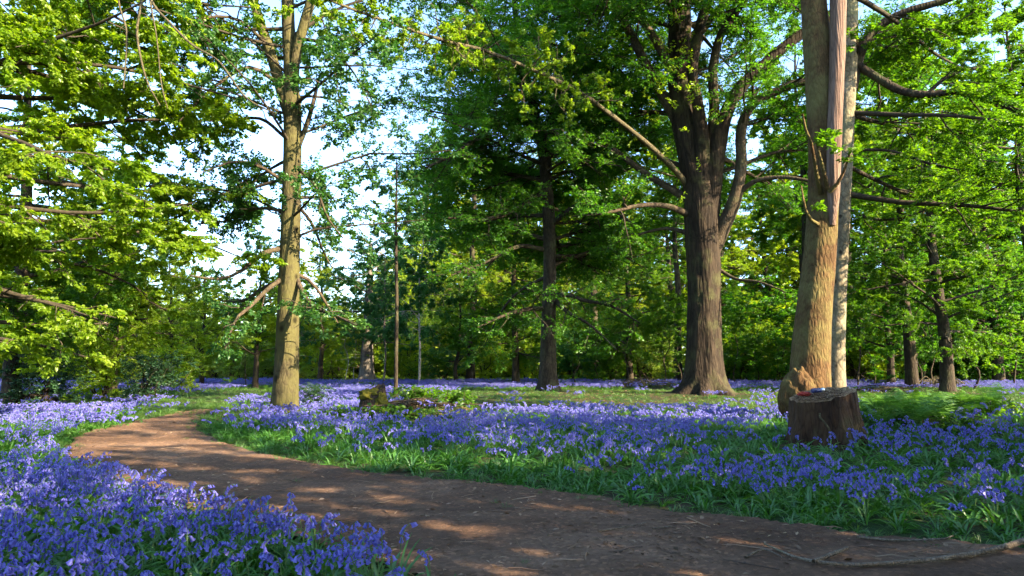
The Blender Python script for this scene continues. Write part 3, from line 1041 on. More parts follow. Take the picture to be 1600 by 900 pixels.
lt = build_tree('lime_tree', 'bright yellow green leafy branches filling the left edge of the view', 'tree', lb,
                [lst], [], M['bark_grey'], M['twig'], M['leaf_lime'], rng, dict(sides=24, flare=0.3),
                dict(per_m=2.4, tmin=0.2, lf=0.4, lmin=0.6, lmax=2.4, roll=14, grav=-0.05), dict(per_m=3.6, lf=0.5, lmin=0.3, lmax=1.3, roll=16, grav=-0.05),
                dict(total=185000, size=0.08, tilt=0.6, kind='leaf', wr=0.72, droop=0.35), extra_limbs=ll)
for l in hang:
    mb = MB()
    limb_tube(mb, l, 6, 0.1, 0.03)
    P0, R0 = stack_limbs([l], 16)
    P1, R1 = spawn(rng, P0, R0, per_m=2.0, tmin=0.15, lf=0.15, lmin=0.15, lmax=0.5, wander=0.4, roll=60, grav=-0.1)
    mb.add(*tubes(P1, R1 * 0.8, 4))
    h = link('hanging_twig', mb.mesh('hanging_twig', M['twig_lichen'], off=lb), lt)

# ------------------------------------------------------------------ woodland templates
TPL = {}


def template(key, seed, h, r, crown0, length, nl, elev, leafm, bark, sub, twig, leaf, prof=None, lean=0.15, stems=1, droop=-0.03, K=5):
    rng = np.random.default_rng(seed)
    mbt, mbb, mbc = MB(), MB(), MB()
    L = []
    for s in range(stems):
        b = np.array([0, 0, -0.2]) if stems == 1 else np.array([rng.normal(0, 0.15), rng.normal(0, 0.15), -0.1])
        top = np.array([rng.normal(0, lean), rng.normal(0, lean), h * rng.uniform(0.85, 1.0)])
        if stems > 1:
            top[:2] = rng.normal(0, h * 0.22, 2)
        p = up_path(b, top, r, r * 0.12, lean * 0.5, rng, 7)
        mbt.add(*trunk_mesh(p, sides=18 if r > 0.1 else 8, flare=0.35 if r > 0.1 else 0, rough=0.05, seed=seed, step=0.25))
        L += auto_limbs(rng, p, nl, crown0, 1.0, length, elev, r * 0.3, K=K, droop=droop, prof=prof)
    P0, R0 = stack_limbs(L)
    mbb.add(*tubes(P0, R0, 6))
    P1, R1 = spawn(rng, P0, R0, **sub)
    mbb.add(*tubes(P1, R1, 4))
    P2, R2 = spawn(rng, P1, R1, **twig)
    mbb.add(*tubes(P2, R2, 3))
    mbc.add(*leafy(rng, P2, R2, leaf, dict(roll=sub.get('roll', 20))))
    TPL[key] = [('trunk', mbt.mesh(key + '_trunk', bark)), ('branches', mbb.mesh(key + '_branches', bark if r < 0.1 else M['twig'])),
                ('crown', mbc.mesh(key + '_crown', leafm, smooth=False))]


tall_prof = lambda t: 1.15 - 0.7 * t
for i, sdd in enumerate((101, 102, 103)):
    template('tall%d' % i, sdd, 18, 0.30, 0.16, 5.2, 44, (-8, 28), M['leaf_beech'], M['bark_dark'],
             dict(per_m=1.8, tmin=0.12, lf=0.55, lmin=0.8, lmax=3.2, roll=28), dict(per_m=3.4, lf=0.55, lmin=0.5, lmax=2.0, roll=32),
             dict(total=160000, size=0.101, tilt=0.75), prof=tall_prof)
for i, sdd in enumerate((104, 105)):
    template('high%d' % i, sdd, 19, 0.26, 0.48, 4.6, 32, (0, 35), M['leaf_beech'], M['bark_dark'],
             dict(per_m=1.8, tmin=0.12, lf=0.55, lmin=0.8, lmax=3.0, roll=30), dict(per_m=3.0, lf=0.55, lmin=0.5, lmax=1.8, roll=34),
             dict(total=100000, size=0.105, tilt=0.8), prof=lambda t: 1.2 - 0.7 * t)
for i, sdd in enumerate((111, 112, 113)):
    template('round%d' % i, sdd, 9, 0.16, 0.2, 3.2, 30, (5, 60), M['leaf_pale'], M['bark_dark'],
             dict(per_m=2.4, tmin=0.1, lf=0.5, lmin=0.4, lmax=1.9, roll=35), dict(per_m=4.4, lf=0.45, lmin=0.2, lmax=0.8, roll=35),
             dict(total=34000, size=0.115, tilt=0.8), prof=lambda t: 1.1 - 0.6 * t * t)
for i, sdd in enumerate((121, 122)):
    template('birch%d' % i, sdd, 14, 0.085, 0.25, 2.8, 60, (10, 45), M['leaf_blue'], M['bark_pale'],
             dict(per_m=2.2, tmin=0.15, lf=0.5, lmin=0.4, lmax=1.6, roll=35, grav=-0.3), dict(per_m=3.5, lf=0.45, lmin=0.2, lmax=0.8, grav=-0.4, roll=35),
             dict(total=46000, size=0.11, tilt=0.9), prof=tall_prof, droop=-0.12, lean=0.2)
for i, sdd in enumerate((131, 132, 133)):
    template('sapling%d' % i, sdd, 5.5, 0.045, 0.18, 1.7, 12, (10, 60), M['leaf_beech'], M['bark_dark'],
             dict(per_m=2.2, tmin=0.15, lf=0.5, lmin=0.2, lmax=1.0, roll=25), dict(per_m=4, lf=0.5, lmin=0.15, lmax=0.5, roll=25),
             dict(total=5000, size=0.11, tilt=0.5), lean=0.35, K=6)
for i, sdd in enumerate((141, 142, 143)):
    template('bush%d' % i, sdd, 2.3, 0.03, 0.08, 1.15, 9, (0, 60), M['leaf_beech'], M['bark_dark'],
             dict(per_m=3.5, tmin=0.1, lf=0.5, lmin=0.2, lmax=0.8, roll=40), dict(per_m=6, lf=0.5, lmin=0.12, lmax=0.4, roll=40),
             dict(total=9500, size=0.092, tilt=0.8), stems=7)
for i, sdd in enumerate((151, 152)):
    template('far%d' % i, sdd, 20, 0.32, 0.08, 5.6, 42, (-10, 35), M['leaf_beech'], M['bark_dark'],
             dict(per_m=1.0, tmin=0.1, lf=0.45, lmin=0.8, lmax=3.0, roll=35), dict(per_m=1.6, lf=0.45, lmin=0.4, lmax=1.4, roll=40),
             dict(total=60000, size=0.18, tilt=0.8), prof=lambda t: 1.1 - 0.6 * t * t)


def place(key, name, label, cat, px, Y, h=1.0, rz=None, leafm=None, bark=None, group=None, wid=1.0, x=None):
    pos = gbase(px, Y) if x is None else on_ground((x, Y))
    if rz is None:
        rz = (px * 0.37 + Y * 1.7) % 6.28
    t = thing(name, label, cat, pos, rz, (h * wid, h * wid, h), group)
    for nm, me in TPL[key]:
        o = link(nm, me, t)
        mm = leafm if nm == 'crown' else bark
        if mm is not None:
            o.material_slots[0].link = 'OBJECT'
            o.material_slots[0].material = mm
    return t
# ------------------------------------------------------------------ trees round the glade, one by one
T_ = 'tree'
LS = M['leaf_sunny']
LP, LB_, LD, LU, LL, LH = M['leaf_pale'], M['leaf_beech'], M['leaf_beech_dark'], M['leaf_blue'], M['leaf_lime'], M['leaf_holly']
BD, BG, BP = M['bark_dark'], M['bark_grey'], M['bark_pale']
# left third
place('tall0', 'beech_tree', 'tall leafy tree behind the yellow green branches at the left edge', T_, 20, 21, 0.85, leafm=LB_)
place('tall1', 'beech_tree', 'tree with green layered boughs over the dark bushes left of the path', T_, 175, 26, 0.62, leafm=LL)
place('round0', 'hawthorn_tree', 'pale blossoming fan shaped small tree behind the bushes left of the path', T_, 172, 34, 0.7, leafm=LS, bark=BP)
place('round1', 'hawthorn_tree', 'dark double trunked tree with bare grey twigs left of the path end', T_, 262, 36, 0.85, leafm=LS, bark=BD)
place('round2', 'young_tree', 'slim dark trunked small tree beside the grassy end of the path', T_, 315, 40, 0.85, leafm=LS)
place('round0', 'young_tree', 'leaning dark trunk just left of the forked tree', T_, 399, 36, 0.95, rz=2.0, leafm=LL)
place('sapling0', 'sapling', 'thin curved sapling beside the leaning dark trunk', 'sapling', 386, 36, 0.7)
place('round1', 'young_tree', 'yellow green sunlit tree rising behind the forked trunk', T_, 500, 52, 1.2, rz=1.0, leafm=LS, bark=BD)
place('birch0', 'birch_tree', 'pale sunlit stem showing right beside the forked trunk', T_, 466, 44, 0.5, leafm=LU)
place('sapling1', 'birch_sapling', 'short cream stemmed sapling, left of two by the big grey trunk', 'sapling', 540, 47, 0.75, leafm=LL, bark=BP)
place('birch1', 'birch_tree', 'straight cream stemmed birch just left of the big grey trunk', T_, 553, 48, 0.45, leafm=LP)
# big grey trunk
b, s = stem_px(573, 48, 27, [(573, 580, 22), (574, 540, 18), (575, 500, 15), (577, 440, 10), (580, 380, 5)])
rng = np.random.default_rng(61)
build_tree('grey_tree', 'broad grey trunk tapering upward beyond the far bluebells', T_, b, [s], auto_limbs(rng, s[3:], 40, 0.0, 1.0, 3.4, (-5, 45), 0.06),
           M['bark_grey'], M['twig'], LU, rng, dict(sides=32, flare=0.45, flare_h=0.8, rough=0.04),
           dict(per_m=2, roll=40, lmax=1.4), dict(per_m=4, roll=40, lmax=0.8), dict(total=52000, size=0.11, tilt=0.8))
place('birch1', 'birch_tree', 'thin grey birch with blue green drooping leaves right of the big grey trunk', T_, 599, 44, 0.86, leafm=LU, bark=BG)
# slender sapling in front
b, s = stem_px(619, 21.5, 6.5, [(619, 560, 6), (620, 480, 5.5), (619, 400, 5), (619, 340, 3.5), (620, 250, 2)])
rng = np.random.default_rng(62)
build_tree('slender_birch', 'very thin straight reddish stem rising beside the mossy stump', T_, b, [s], auto_limbs(rng, s[4:], 12, 0.0, 1.0, 1.3, (10, 50), 0.02),
           M['bark_dark'], M['twig'], LU, rng, dict(sides=12, rough=0.04), dict(per_m=2.5, roll=40, lmax=0.8, lmin=0.2, grav=-0.2),
           dict(per_m=4, roll=40, lmax=0.5, grav=-0.3), dict(total=6000, size=0.075, tilt=0.9))
place('birch0', 'birch_tree', 'tall birch with hanging green sprays left of the tiered beech', T_, 655, 40, 0.95, leafm=LU)
place('round2', 'young_tree', 'slim dark trunk with one short side limb, under the left side of the tiered beech', T_, 714, 47, 0.9, rz=0.6, leafm=LB_)
place('tall2', 'beech_tree', 'stout dark trunk partly hidden behind the tiered beech', T_, 806, 42, 0.8, leafm=LB_)
# right side
place('tall1', 'beech_tree', 'tall beech with thick dark trunk and low limbs near the right edge', T_, 1560, 44, 1.1, rz=2.6, leafm=LD)
place('tall0', 'beech_tree', 'dark twin stemmed tree seen right of the pale trunk', T_, 1392, 40, 0.72, rz=0.3, leafm=LD)
place('tall0', 'beech_tree', 'green tiered tree between the middle beech and the great trunk', T_, 985, 46, 0.8, rz=4.0, leafm=LB_)
place('tall2', 'beech_tree', 'leafy tree behind the crooked limbs at the top right', T_, 1480, 30, 0.95, rz=4.4, leafm=LB_)
place('high1', 'beech_tree', 'high crowned tree rising directly behind the brown beech', T_, 1264, 37, 1.2, rz=5.1, leafm=LB_)
place('high0', 'beech_tree', 'high crowned tree rising just right of the pale trunk', T_, 1425, 35, 1.15, rz=0.9, leafm=LB_)
place('high0', 'beech_tree', 'high crowned tree filling the top right corner', T_, 1620, 31, 1.1, rz=3.3, leafm=LB_)
for px, Y, v, h, lm, lab in [(735, 50, 0, 1.25, LB_, 'tall leafy tree rising behind the left half of the tiered beech'), (930, 53, 1, 1.3, LS, 'tall yellow green tree rising between the tiered beech and the great trunk'),
                             (1060, 56, 2, 1.35, LB_, 'tall leafy tree straight behind the great trunk'), (1335, 49, 0, 1.4, LS, 'tall yellow green tree rising behind the pale trunk'),
                             (1260, 58, 1, 1.35, LL, 'tall yellow green tree rising behind the brown beech'), (1520, 53, 2, 1.4, LL, 'tall yellow green tree behind the big right trunk'),
                             (1600, 47, 1, 1.4, LB_, 'tall leafy tree at the far right edge')]:
    place('high%d' % (v % 2), 'beech_tree', lab, T_, px, Y, h, leafm=lm)  # the yellow green leaf colours here stand in for backlit glow
SAP = [(905, 40, 'thin bare stemmed sapling right of the tiered beech trunk', 0, .8), (982, 41, 'crooked sapling with sunlit orange foot left of the great trunk', 1, .9),
       (1036, 42, 'thin upright dark sapling against the left side of the great trunk', 2, 1.0), (1062, 44, 'second thin sapling pressed nearest to the left of the great trunk', 0, .9),
       (1150, 39, 'leaning sapling just right of the great trunk', 1, .8), (1180, 44, 'sunlit thin sapling midway between great trunk and brown beech', 2, .9),
       (1340, 33, 'thin wiry sapling close to the right of the pale trunk', 0, 1.0), (1362, 35, 'reddish tangled sapling right of the pale trunk', 1, .9),
       (1432, 37, 'straight thin dark sapling with a knot at its foot', 2, 1.15), (1441, 43, 'sunlit brown sapling beside the straight dark one', 1, .95),
       (1468, 36, 'bent sapling in the middle of the right hand thicket', 0, 1.05), (1515, 34, 'slanting dark sapling leaning left near the big right trunk', 2, 1.2),
       (1582, 38, 'curved sapling right of the big right hand trunk', 1, 1.2), (110, 27, 'slim sapling behind the low yellow green sprays', 0, 1.0),
       (8, 24, 'pair of thin leaning stems at the left edge', 1, 1.1), (445, 50, 'thin sapling far behind the forked trunk', 2, .9)]
for px, Y, lab, v, h in SAP:
    place('sapling%d' % v, 'sapling', lab, 'sapling', px, Y, h, leafm=LD if px > 1300 else LB_)
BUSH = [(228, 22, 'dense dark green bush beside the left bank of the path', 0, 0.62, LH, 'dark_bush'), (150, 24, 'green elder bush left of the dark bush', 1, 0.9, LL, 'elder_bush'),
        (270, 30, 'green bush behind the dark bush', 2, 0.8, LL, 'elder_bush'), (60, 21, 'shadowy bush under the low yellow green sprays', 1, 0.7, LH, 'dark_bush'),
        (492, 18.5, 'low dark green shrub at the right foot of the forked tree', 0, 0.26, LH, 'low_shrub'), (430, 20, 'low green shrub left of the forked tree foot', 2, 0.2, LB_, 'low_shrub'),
        (515, 55, 'sunlit yellow bush far behind, between forked tree and grey trunk', 0, 1.4, LL, 'sunlit_bush'), (440, 58, 'sunlit yellow bush far beyond the end of the path', 1, 1.3, LP, 'sunlit_bush'),
        (365, 55, 'pale yellow bush beyond the grassy track', 2, 1.3, LP, 'sunlit_bush'), (640, 52, 'bright green bush right of the grey birch', 0, 1.5, LL, 'sunlit_bush'),
        (690, 50, 'long low green bush left of the slim dark trunk', 1, 1.0, LU, 'low_bush'), (760, 52, 'yellow green bush between the slim trunk and the stout trunk', 2, 1.4, LL, 'sunlit_bush'),
        (835, 54, 'bright bush showing between the two beech trunks', 0, 1.6, LL, 'sunlit_bush'), (900, 50, 'green bush right of the tiered beech trunk', 1, 1.5, LU, 'low_bush'),
        (950, 47, 'leafy bush in front of the far trees left of the great trunk', 2, 1.4, LB_, 'low_bush'), (1010, 50, 'yellow tinged bush behind the brush pile', 0, 1.5, LP, 'sunlit_bush'),
        (1165, 47, 'green bush right of the great trunk', 1, 1.5, LB_, 'low_bush'), (1215, 44, 'green bush left of the brown beech', 2, 1.4, LD, 'low_bush'),
        (1350, 46, 'yellow backlit bush right of the pale trunk', 0, 1.5, LL, 'sunlit_bush'), (1420, 48, 'backlit bush among the right hand saplings', 1, 1.7, LL, 'sunlit_bush'),
        (1490, 48, 'backlit yellow green bush left of the big right trunk', 2, 1.7, LB_, 'sunlit_bush'), (1590, 46, 'dark bush at the right edge', 0, 1.6, LD, 'dark_bush')]
for px, Y, lab, v, h, lm, nm in BUSH:
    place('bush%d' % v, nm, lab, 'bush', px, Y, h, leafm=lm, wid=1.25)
# the wood beyond
FAR = 'tall trees of the wood beyond the glade'
EDGE = 'small trees along the edge of the wood beyond the glade'
rng = np.random.default_rng(71)
for k in range(66):
    ang = -45 + 90 * (k + rng.uniform(0.2, 0.8)) / 66
    D = (86, 96, 108)[k % 3] + rng.uniform(-4, 4)
    px = 800 + math.tan(R_(ang)) * FPX
    Y = D * math.cos(R_(ang)) if abs(ang) > 40 else D
    h = rng.uniform(1.0, 1.35)
    if 180 < px < 620:
        h = rng.uniform(0.62, 0.8) * D / 90
    if 500 < px < 575:
        h *= 0.7
    if px > 620:
        h *= 1.25
    place('far%d' % (k % 2) if k % 3 else 'tall%d' % (k % 2), 'woodland_tree', 'tall leafy tree in the wood far beyond the glade', T_, px, Y, h, rz=rng.uniform(0, 6.28),
          leafm=[LS, LP, LL, LS, LB_][k % 5] if px < 900 else [LS, LL, LB_, LP][k % 4], group=FAR, wid=1.25)
for k in range(46):
    px = -60 + 1720 * (k + rng.uniform(0.1, 0.9)) / 46
    Y = rng.uniform(67, 80) + (12 if px > 1000 else 0)
    h = rng.uniform(0.9, 1.4) * (0.7 if 480 < px < 575 else 0.85 if 200 < px < 620 else 1.15)
    place('round%d' % (k % 3), 'edge_tree', 'small leafy tree at the edge of the wood beyond the glade', T_, px, Y, h, rz=rng.uniform(0, 6.28),
          leafm=[LS, LL, LP, LS, LS, LB_][k % 6] if px < 1000 else [LB_, LL, LD, LB_][k % 4], group=EDGE, wid=1.1)
THICK = 'shaded bushes in the thicket behind the right hand saplings'
for k in range(18):
    px = 1130 + 560 * (k + rng.uniform(0.1, 0.9)) / 18
    place('bush%d' % (k % 3), 'thicket_bush', 'leafy bush in the shaded thicket behind the right hand saplings', 'bush', px, rng.uniform(46, 56), rng.uniform(1.5, 2.6), rz=rng.uniform(0, 6.28),
          leafm=[LB_, LD, LL][k % 3], group=THICK, wid=1.3)
place('tall1', 'beech_tree', 'dark leaved tree deep in the right hand thicket', T_, 1470, 58, 1.2, leafm=LB_)
BELT = 'sunlit bushes along the far edge of the glade'
for k in range(40):
    px = -40 + 1090 * (k + rng.uniform(0.1, 0.9)) / 40
    Y = rng.uniform(60, 69)
    place('bush%d' % (k % 3), 'edge_bush', 'leafy bush at the far edge of the glade below the trees', 'bush', px, Y, rng.uniform(1.3, 2.6), rz=rng.uniform(0, 6.28),
          leafm=[LS, LP, LL, LS, LS][k % 5] if px < 1000 else [LS, LL, LB_, LL][k % 4], group=BELT, wid=1.4)
# unseen trees added to the right and behind the camera to shade the glade
SHADE_TREES = [('tall0', 3.6, -3.2, 0.48), ('tall1', 6.6, -3.6, 0.52), ('tall2', 11, -1.0, 0.5), ('tall0', 9.2, -4.5, 0.55), ('tall1', 5.8, -0.2, 0.42), ('tall2', 7.3, 2.2, 0.45), ('tall0', 9.5, 3.5, 0.5), ('tall1', 10.5, 7.0, 0.5), ('tall2', 13, 5.0, 0.6), ('tall0', 9, -0.5, 0.6), ('tall1', 16, 1.0, 0.8), ('tall2', 8, -10, 0.8),
        ('tall1', -4, -6.5, 0.55), ('tall2', 0, -17, 0.9)]
for key, x, y, h in SHADE_TREES:
    place(key, 'beech_tree', 'unseen leafy beech added behind or to the right of the path to shade the glade', T_, 0, y, h, rz=x, group='unseen beeches added to shade the glade', x=x)
# ------------------------------------------------------------------ stump and what lies on it
rng = np.random.default_rng(81)


def stump_mesh(base, r0, r1, hgt, slope, seed, flare=0.35, sides=90, rings=34, lobes=5):
    """side wall and crumbly top of a sawn stump (local coordinates)"""
    th = np.linspace(0, 2 * math.pi, sides, endpoint=False)
    side = MB()
    rows = []
    rim = None
    for i in range(rings):
        f = i / (rings - 1)
        r = r0 * (1 - f) + r1 * f
        e = math.exp(-f * hgt / 0.22)
        z = -0.12 + (hgt + 0.12) * f
        ncrack = fbm(np.stack([np.cos(th) * 4 + seed, np.sin(th) * 4, np.full(sides, f * 0.5)], -1) * 2.0, 4)
        lob = np.sin(th * lobes + seed) * 0.5 + np.sin(th * (lobes + 4) + seed * 2.3) * 0.25
        rr = r * (1 + 0.10 * ncrack + flare * e * (0.5 + 0.7 * lob) + 0.03 * np.sin(th * 2 + seed))
        zz = z + f * (slope[0] * np.cos(th) + slope[1] * np.sin(th)) * rr + (0.035 * fbm(np.stack([np.cos(th) * 5, np.sin(th) * 5, th * 0 + seed], -1), 3) * f)
        rows.append(np.stack([rr * np.cos(th), rr * np.sin(th), zz], -1))
    V = np.concatenate(rows)
    i = (np.arange(rings - 1) * sides)[:, None]
    j = np.arange(sides)[None]
    q = np.stack([i + j, i + (j + 1) % sides, i + sides + (j + 1) % sides, i + sides + j], -1).reshape(-1, 4)
    side.add(V, q)
    top = MB()
    rim = rows[-1]
    rows = []
    for s in np.linspace(1, 0.02, 18):
        p = rim * np.array([s, s, 1])
        p[:, 2] = rim[:, 2] * s + (1 - s) * (hgt - 0.01) + 0.05 * noise2(p[:, 0], p[:, 1], 7.0, seed) * min(1, (1 - s) * 5) + 0.02 * noise2(p[:, 0], p[:, 1], 26.0, seed) * min(1, (1 - s) * 5)
        p[:, 2] -= 0.02 * min(1, (1 - s) * 4)
        rows.append(p)
    V = np.concatenate(rows)
    i = (np.arange(17) * sides)[:, None]
    q = np.stack([i + j, i + (j + 1) % sides, i + sides + (j + 1) % sides, i + sides + j], -1).reshape(-1, 4)
    top.add(V, q)
    return side, top


sp = gbase(1284, 10.0)
st = thing('tree_stump', 'large sawn stump with crumbling pale top among the bluebells', 'stump', sp)
a, b = stump_mesh(sp, 0.46, 0.42, 0.70, (0.22, 0.10), 3.3, 0.7)
link('stump_side', a.mesh('stump_side', M['stump']), st)
link('cut_top', b.mesh('cut_top', M['stump_top']), st)
# crumbs of rotten wood on the top
mb = MB()
n = 500
a_ = rng.uniform(0, 6.28, n)
r_ = 0.39 * np.sqrt(rng.random(n))
P = np.stack([r_ * np.cos(a_), r_ * np.sin(a_), 0.70 + 0.16 * r_ * np.cos(a_) + 0.10 * r_ * np.sin(a_) + 0.0], -1)
D = unit(rng.standard_normal((n, 3)) * [1, 1, 0.4])
PP = np.stack([P, P + D * 0.018, P + D * 0.036], 1)
mb.add(*tubes(PP, np.full((n, 3), 1.0) * np.array([0.004, 0.008, 0.003]), 4))
link('wood_crumbs', mb.mesh('wood_crumbs', M['litter']), st)
# dead shoot on the side of the stump
mb = MB()
limb_tube(mb, np.array([[-0.20, -0.60, 0.15, 0.014], [-0.21, -0.62, 0.26, 0.012], [-0.27, -0.60, 0.36, 0.011], [-0.31, -0.58, 0.42, 0.012], [-0.30, -0.56, 0.47, 0.010]]), 8, 0.03)
link('dead_shoot', mb.mesh('dead_shoot', M['twig_lichen']), st)


def cyl(mb, p0, p1, r, sides=20, m=0, prof=None):
    p0, p1 = np.array(p0, float), np.array(p1, float)
    ts = prof or [(0, 0.02), (0, 0.8), (0.03, 1), (0.97, 1), (1, 0.8), (1, 0.02)]
    P = np.array([p0 * (1 - t) + p1 * t for t, _ in ts])
    eps = (p1 - p0) * 1e-4
    P = P + np.arange(len(ts))[:, None] * eps
    R = np.array([r * k for _, k in ts])
    T = unit((p1 - p0)[None])[0]
    A = unit(np.cross(T, [0.02, 0.01, 1.0])[None])[0]
    B = np.cross(T, A)
    th = np.arange(sides) / sides * 2 * math.pi
    V = P[:, None] + R[:, None, None] * (A * np.cos(th)[:, None] + B * np.sin(th)[:, None])[None]
    n = len(ts)
    i = (np.arange(n - 1) * sides)[:, None]
    j = np.arange(sides)[None]
    q = np.stack([i + j, i + (j + 1) % sides, i + sides + (j + 1) % sides, i + sides + j], -1).reshape(-1, 4)
    mb.add(V.reshape(-1, 3), q, m)


ob = sp + np.array([-0.10, -0.05, 0.72])
t = thing('pocket_torch', 'small navy blue cylinder with a silver end lying on the stump', 'torch', ob, 0.35)
mb = MB()
cyl(mb, (-0.09, 0, 0.035), (0.07, 0, 0.042), 0.032)
cyl(mb, (-0.04, 0, 0.038), (-0.03, 0, 0.038), 0.035)
cyl(mb, (0.03, 0, 0.041), (0.04, 0, 0.041), 0.035)
link('torch_body', mb.mesh('torch_body', M['navy']), t)
mb = MB()
cyl(mb, (0.07, 0, 0.042), (0.115, 0, 0.044), 0.036, prof=[(0, 0.02), (0, 0.8), (0.3, 1), (0.9, 1.08), (1, 1.0), (0.93, 0.8), (0.9, 0.02)])
link('torch_head', mb.mesh('torch_head', M['silver']), t)
V, q = lump((0, 0, 0.03), (0.085, 0.05, 0.032), 2.0, 0.3, 3.0, 40, 20)
V[:, 2] = np.maximum(V[:, 2], 0.0)
mb = MB()
mb.add(V, q)
tag(link('red_cloth', mb.mesh('red_cloth', M['red']), None, sp + np.array([-0.27, -0.02, 0.675])), 'small crumpled red cloth lying beside the navy cylinder on the stump', 'cloth')

# ---- mossy stump on the left of the litter mound
mp = gbase(583, 15.2)
mt = thing('mossy_stump', 'low mossy broken stump with a dark hollow side beside the litter mound', 'stump', mp)
a, b = stump_mesh(mp, 0.34, 0.25, 0.52, (0.45, 0.35), 7.1, 0.35, 64, 24)
link('stump_side', a.mesh('mossy_stump_side', M['log_dark']), mt)
link('broken_top', b.mesh('mossy_stump_top', M['log_dark']), mt)
mb = MB()
mb.add(*lump((-0.03, -0.04, 0.43), (0.27, 0.25, 0.13), 5.5, 0.28, 2.5))
mb.add(*lump((0.17, -0.08, 0.28), (0.15, 0.2, 0.24), 8.5, 0.28, 2.5))
link('moss_cap', mb.mesh('moss_cap', M['moss']), mt)

# ---- old log in the shade on the far left
lp = gbase(45, 21)
lg = thing('fallen_log', 'dark fallen log lying in the shade at the left edge', 'log', lp, 0.1)
mb = MB()
limb_tube(mb, np.array([[-0.9, 0, 0.10, 0.02], [-0.85, 0, 0.10, 0.13], [-0.3, 0.05, 0.14, 0.15], [0.3, 0.0, 0.2, 0.13], [0.85, 0, 0.12, 0.08], [0.9, 0, 0.12, 0.01]]), 16, 0.08, 0.12)
link('log_body', mb.mesh('log_body', M['log_dark']), lg)
mb = MB()
limb_tube(mb, np.array([[0.2, 0, 0.25, 0.06], [0.35, 0.05, 0.42, 0.05], [0.6, 0.1, 0.38, 0.02]]), 8, 0.08)
link('branch_stub', mb.mesh('branch_stub', M['log_dark']), lg)


def twig_pile(name, label, px, Y, w, h, n, seed, cat='brush pile', mat=None):
    rng = np.random.default_rng(seed)
    p = gbase(px, Y)
    mb = MB()
    a = rng.normal(0, 1, (n, 2)) * [w * 0.35, w * 0.2]
    d = unit(np.c_[rng.normal(0, 1, n), rng.normal(0, 0.5, n), np.zeros(n)])
    ln = rng.uniform(0.5, 1.0, n)[:, None] * w * 0.7
    z = rng.uniform(0.05, h, n) * np.exp(-(a[:, 0] / (w * 0.5)) ** 2)
    P = []
    for s in np.linspace(-0.5, 0.5, 6):
        q_ = np.c_[a, z] + d * ln * s + rng.normal(0, 0.04, (n, 3))
        q_[:, 2] = np.maximum(z * (1 - (2 * s) ** 2 * 0.9), 0.02)
        P.append(q_)
    P = np.stack(P, 1)
    mb.add(*tubes(P, np.linspace(1, 0.4, 6)[None] * rng.uniform(0.008, 0.03, n)[:, None], 5))
    o = link(name, mb.mesh(name, mat or M['twig_lichen']), None, p)
    return tag(o, label, cat)


twig_pile('brush_pile', 'pile of brown dead branches lying left of the great trunk', 1005, 37, 3.2, 0.55, 90, 1)
twig_pile('brush_pile', 'humped heap of pale dead twigs under the right hand saplings', 1465, 36, 2.6, 0.75, 80, 2)
twig_pile('brush_pile', 'low line of dead sticks on the ground right of the pale trunk', 1380, 31, 3.6, 0.3, 40, 3, mat=M['twig'])
twig_pile('brush_pile', 'small scatter of dead twigs on the litter mound beside the mossy stump', 665, 15.4, 1.3, 0.16, 40, 4, mat=M['twig'])

# ---- fallen branches on the path
fbp = np.array([list(gpt(px, py)) for px, py in [(1640, 850), (1575, 874), (1500, 887), (1420, 894), (1340, 899), (1285, 897), (1240, 884), (1195, 866)]])
pz = [0.075, 0.06, 0.05, 0.045, 0.04, 0.04, 0.035, 0.03]
wd = [0.032, 0.03, 0.026, 0.022, 0.019, 0.017, 0.014, 0.008]
pts = np.array([[x, y, float(path_z(np.array(x), np.array(y))) + z * 0.55, r * 0.62] for (x, y), z, r in zip(fbp, pz, wd)])
base = pts[3, :3] * [1, 1, 0]
t = thing('fallen_branch', 'long crooked grey branch lying across the bare path at the bottom right', 'branch', base)
mb = MB()
pp = pts.copy()
limb_tube(mb, pp, 12, 0.03, 0.08)
link('branch_stem', mb.mesh('branch_stem', M['stick'], off=base), t)
mb = MB()
s1 = [list(gpt(px, py)) for px, py in [(1272, 898), (1300, 886), (1325, 876)]]
limb_tube(mb, np.array([[x, y, float(path_z(np.array(x), np.array(y))) + 0.03, r] for (x, y), r in zip(s1, (0.012, 0.013, 0.010))]), 10, 0.02)
link('side_stub', mb.mesh('side_stub', M['stick'], off=base), t)


def ground_stick(label, pix, r, lift=0.012):
    g = np.array([list(gpt(*p)) for p in pix])
    pts = np.array([[x, y, float(path_z(np.array(x), np.array(y))) + lift, rr] for (x, y), rr in zip(g, np.linspace(r, r * 0.5, len(g)))])
    base = pts[0, :3].copy()
    mb = MB()
    limb_tube(mb, pts, 7, 0.03, 0.06)
    tag(link('stick', mb.mesh('stick', M['stick'], off=base), None, base), label, 'stick')


ground_stick('thin pale stick lying at the edge of the leaves above the fallen branch', [(1340, 853), (1400, 857), (1470, 856), (1490, 850)], 0.009)
ground_stick('short forked stick at the left tip of the fallen branch', [(1165, 886), (1195, 876), (1225, 884)], 0.007)
ground_stick('thin stick on the bare earth in the middle of the path', [(935, 842), (970, 836), (1010, 829)], 0.006)
ground_stick('small twig near the right edge of the path beside the grass', [(1020, 838), (1055, 835)], 0.006)

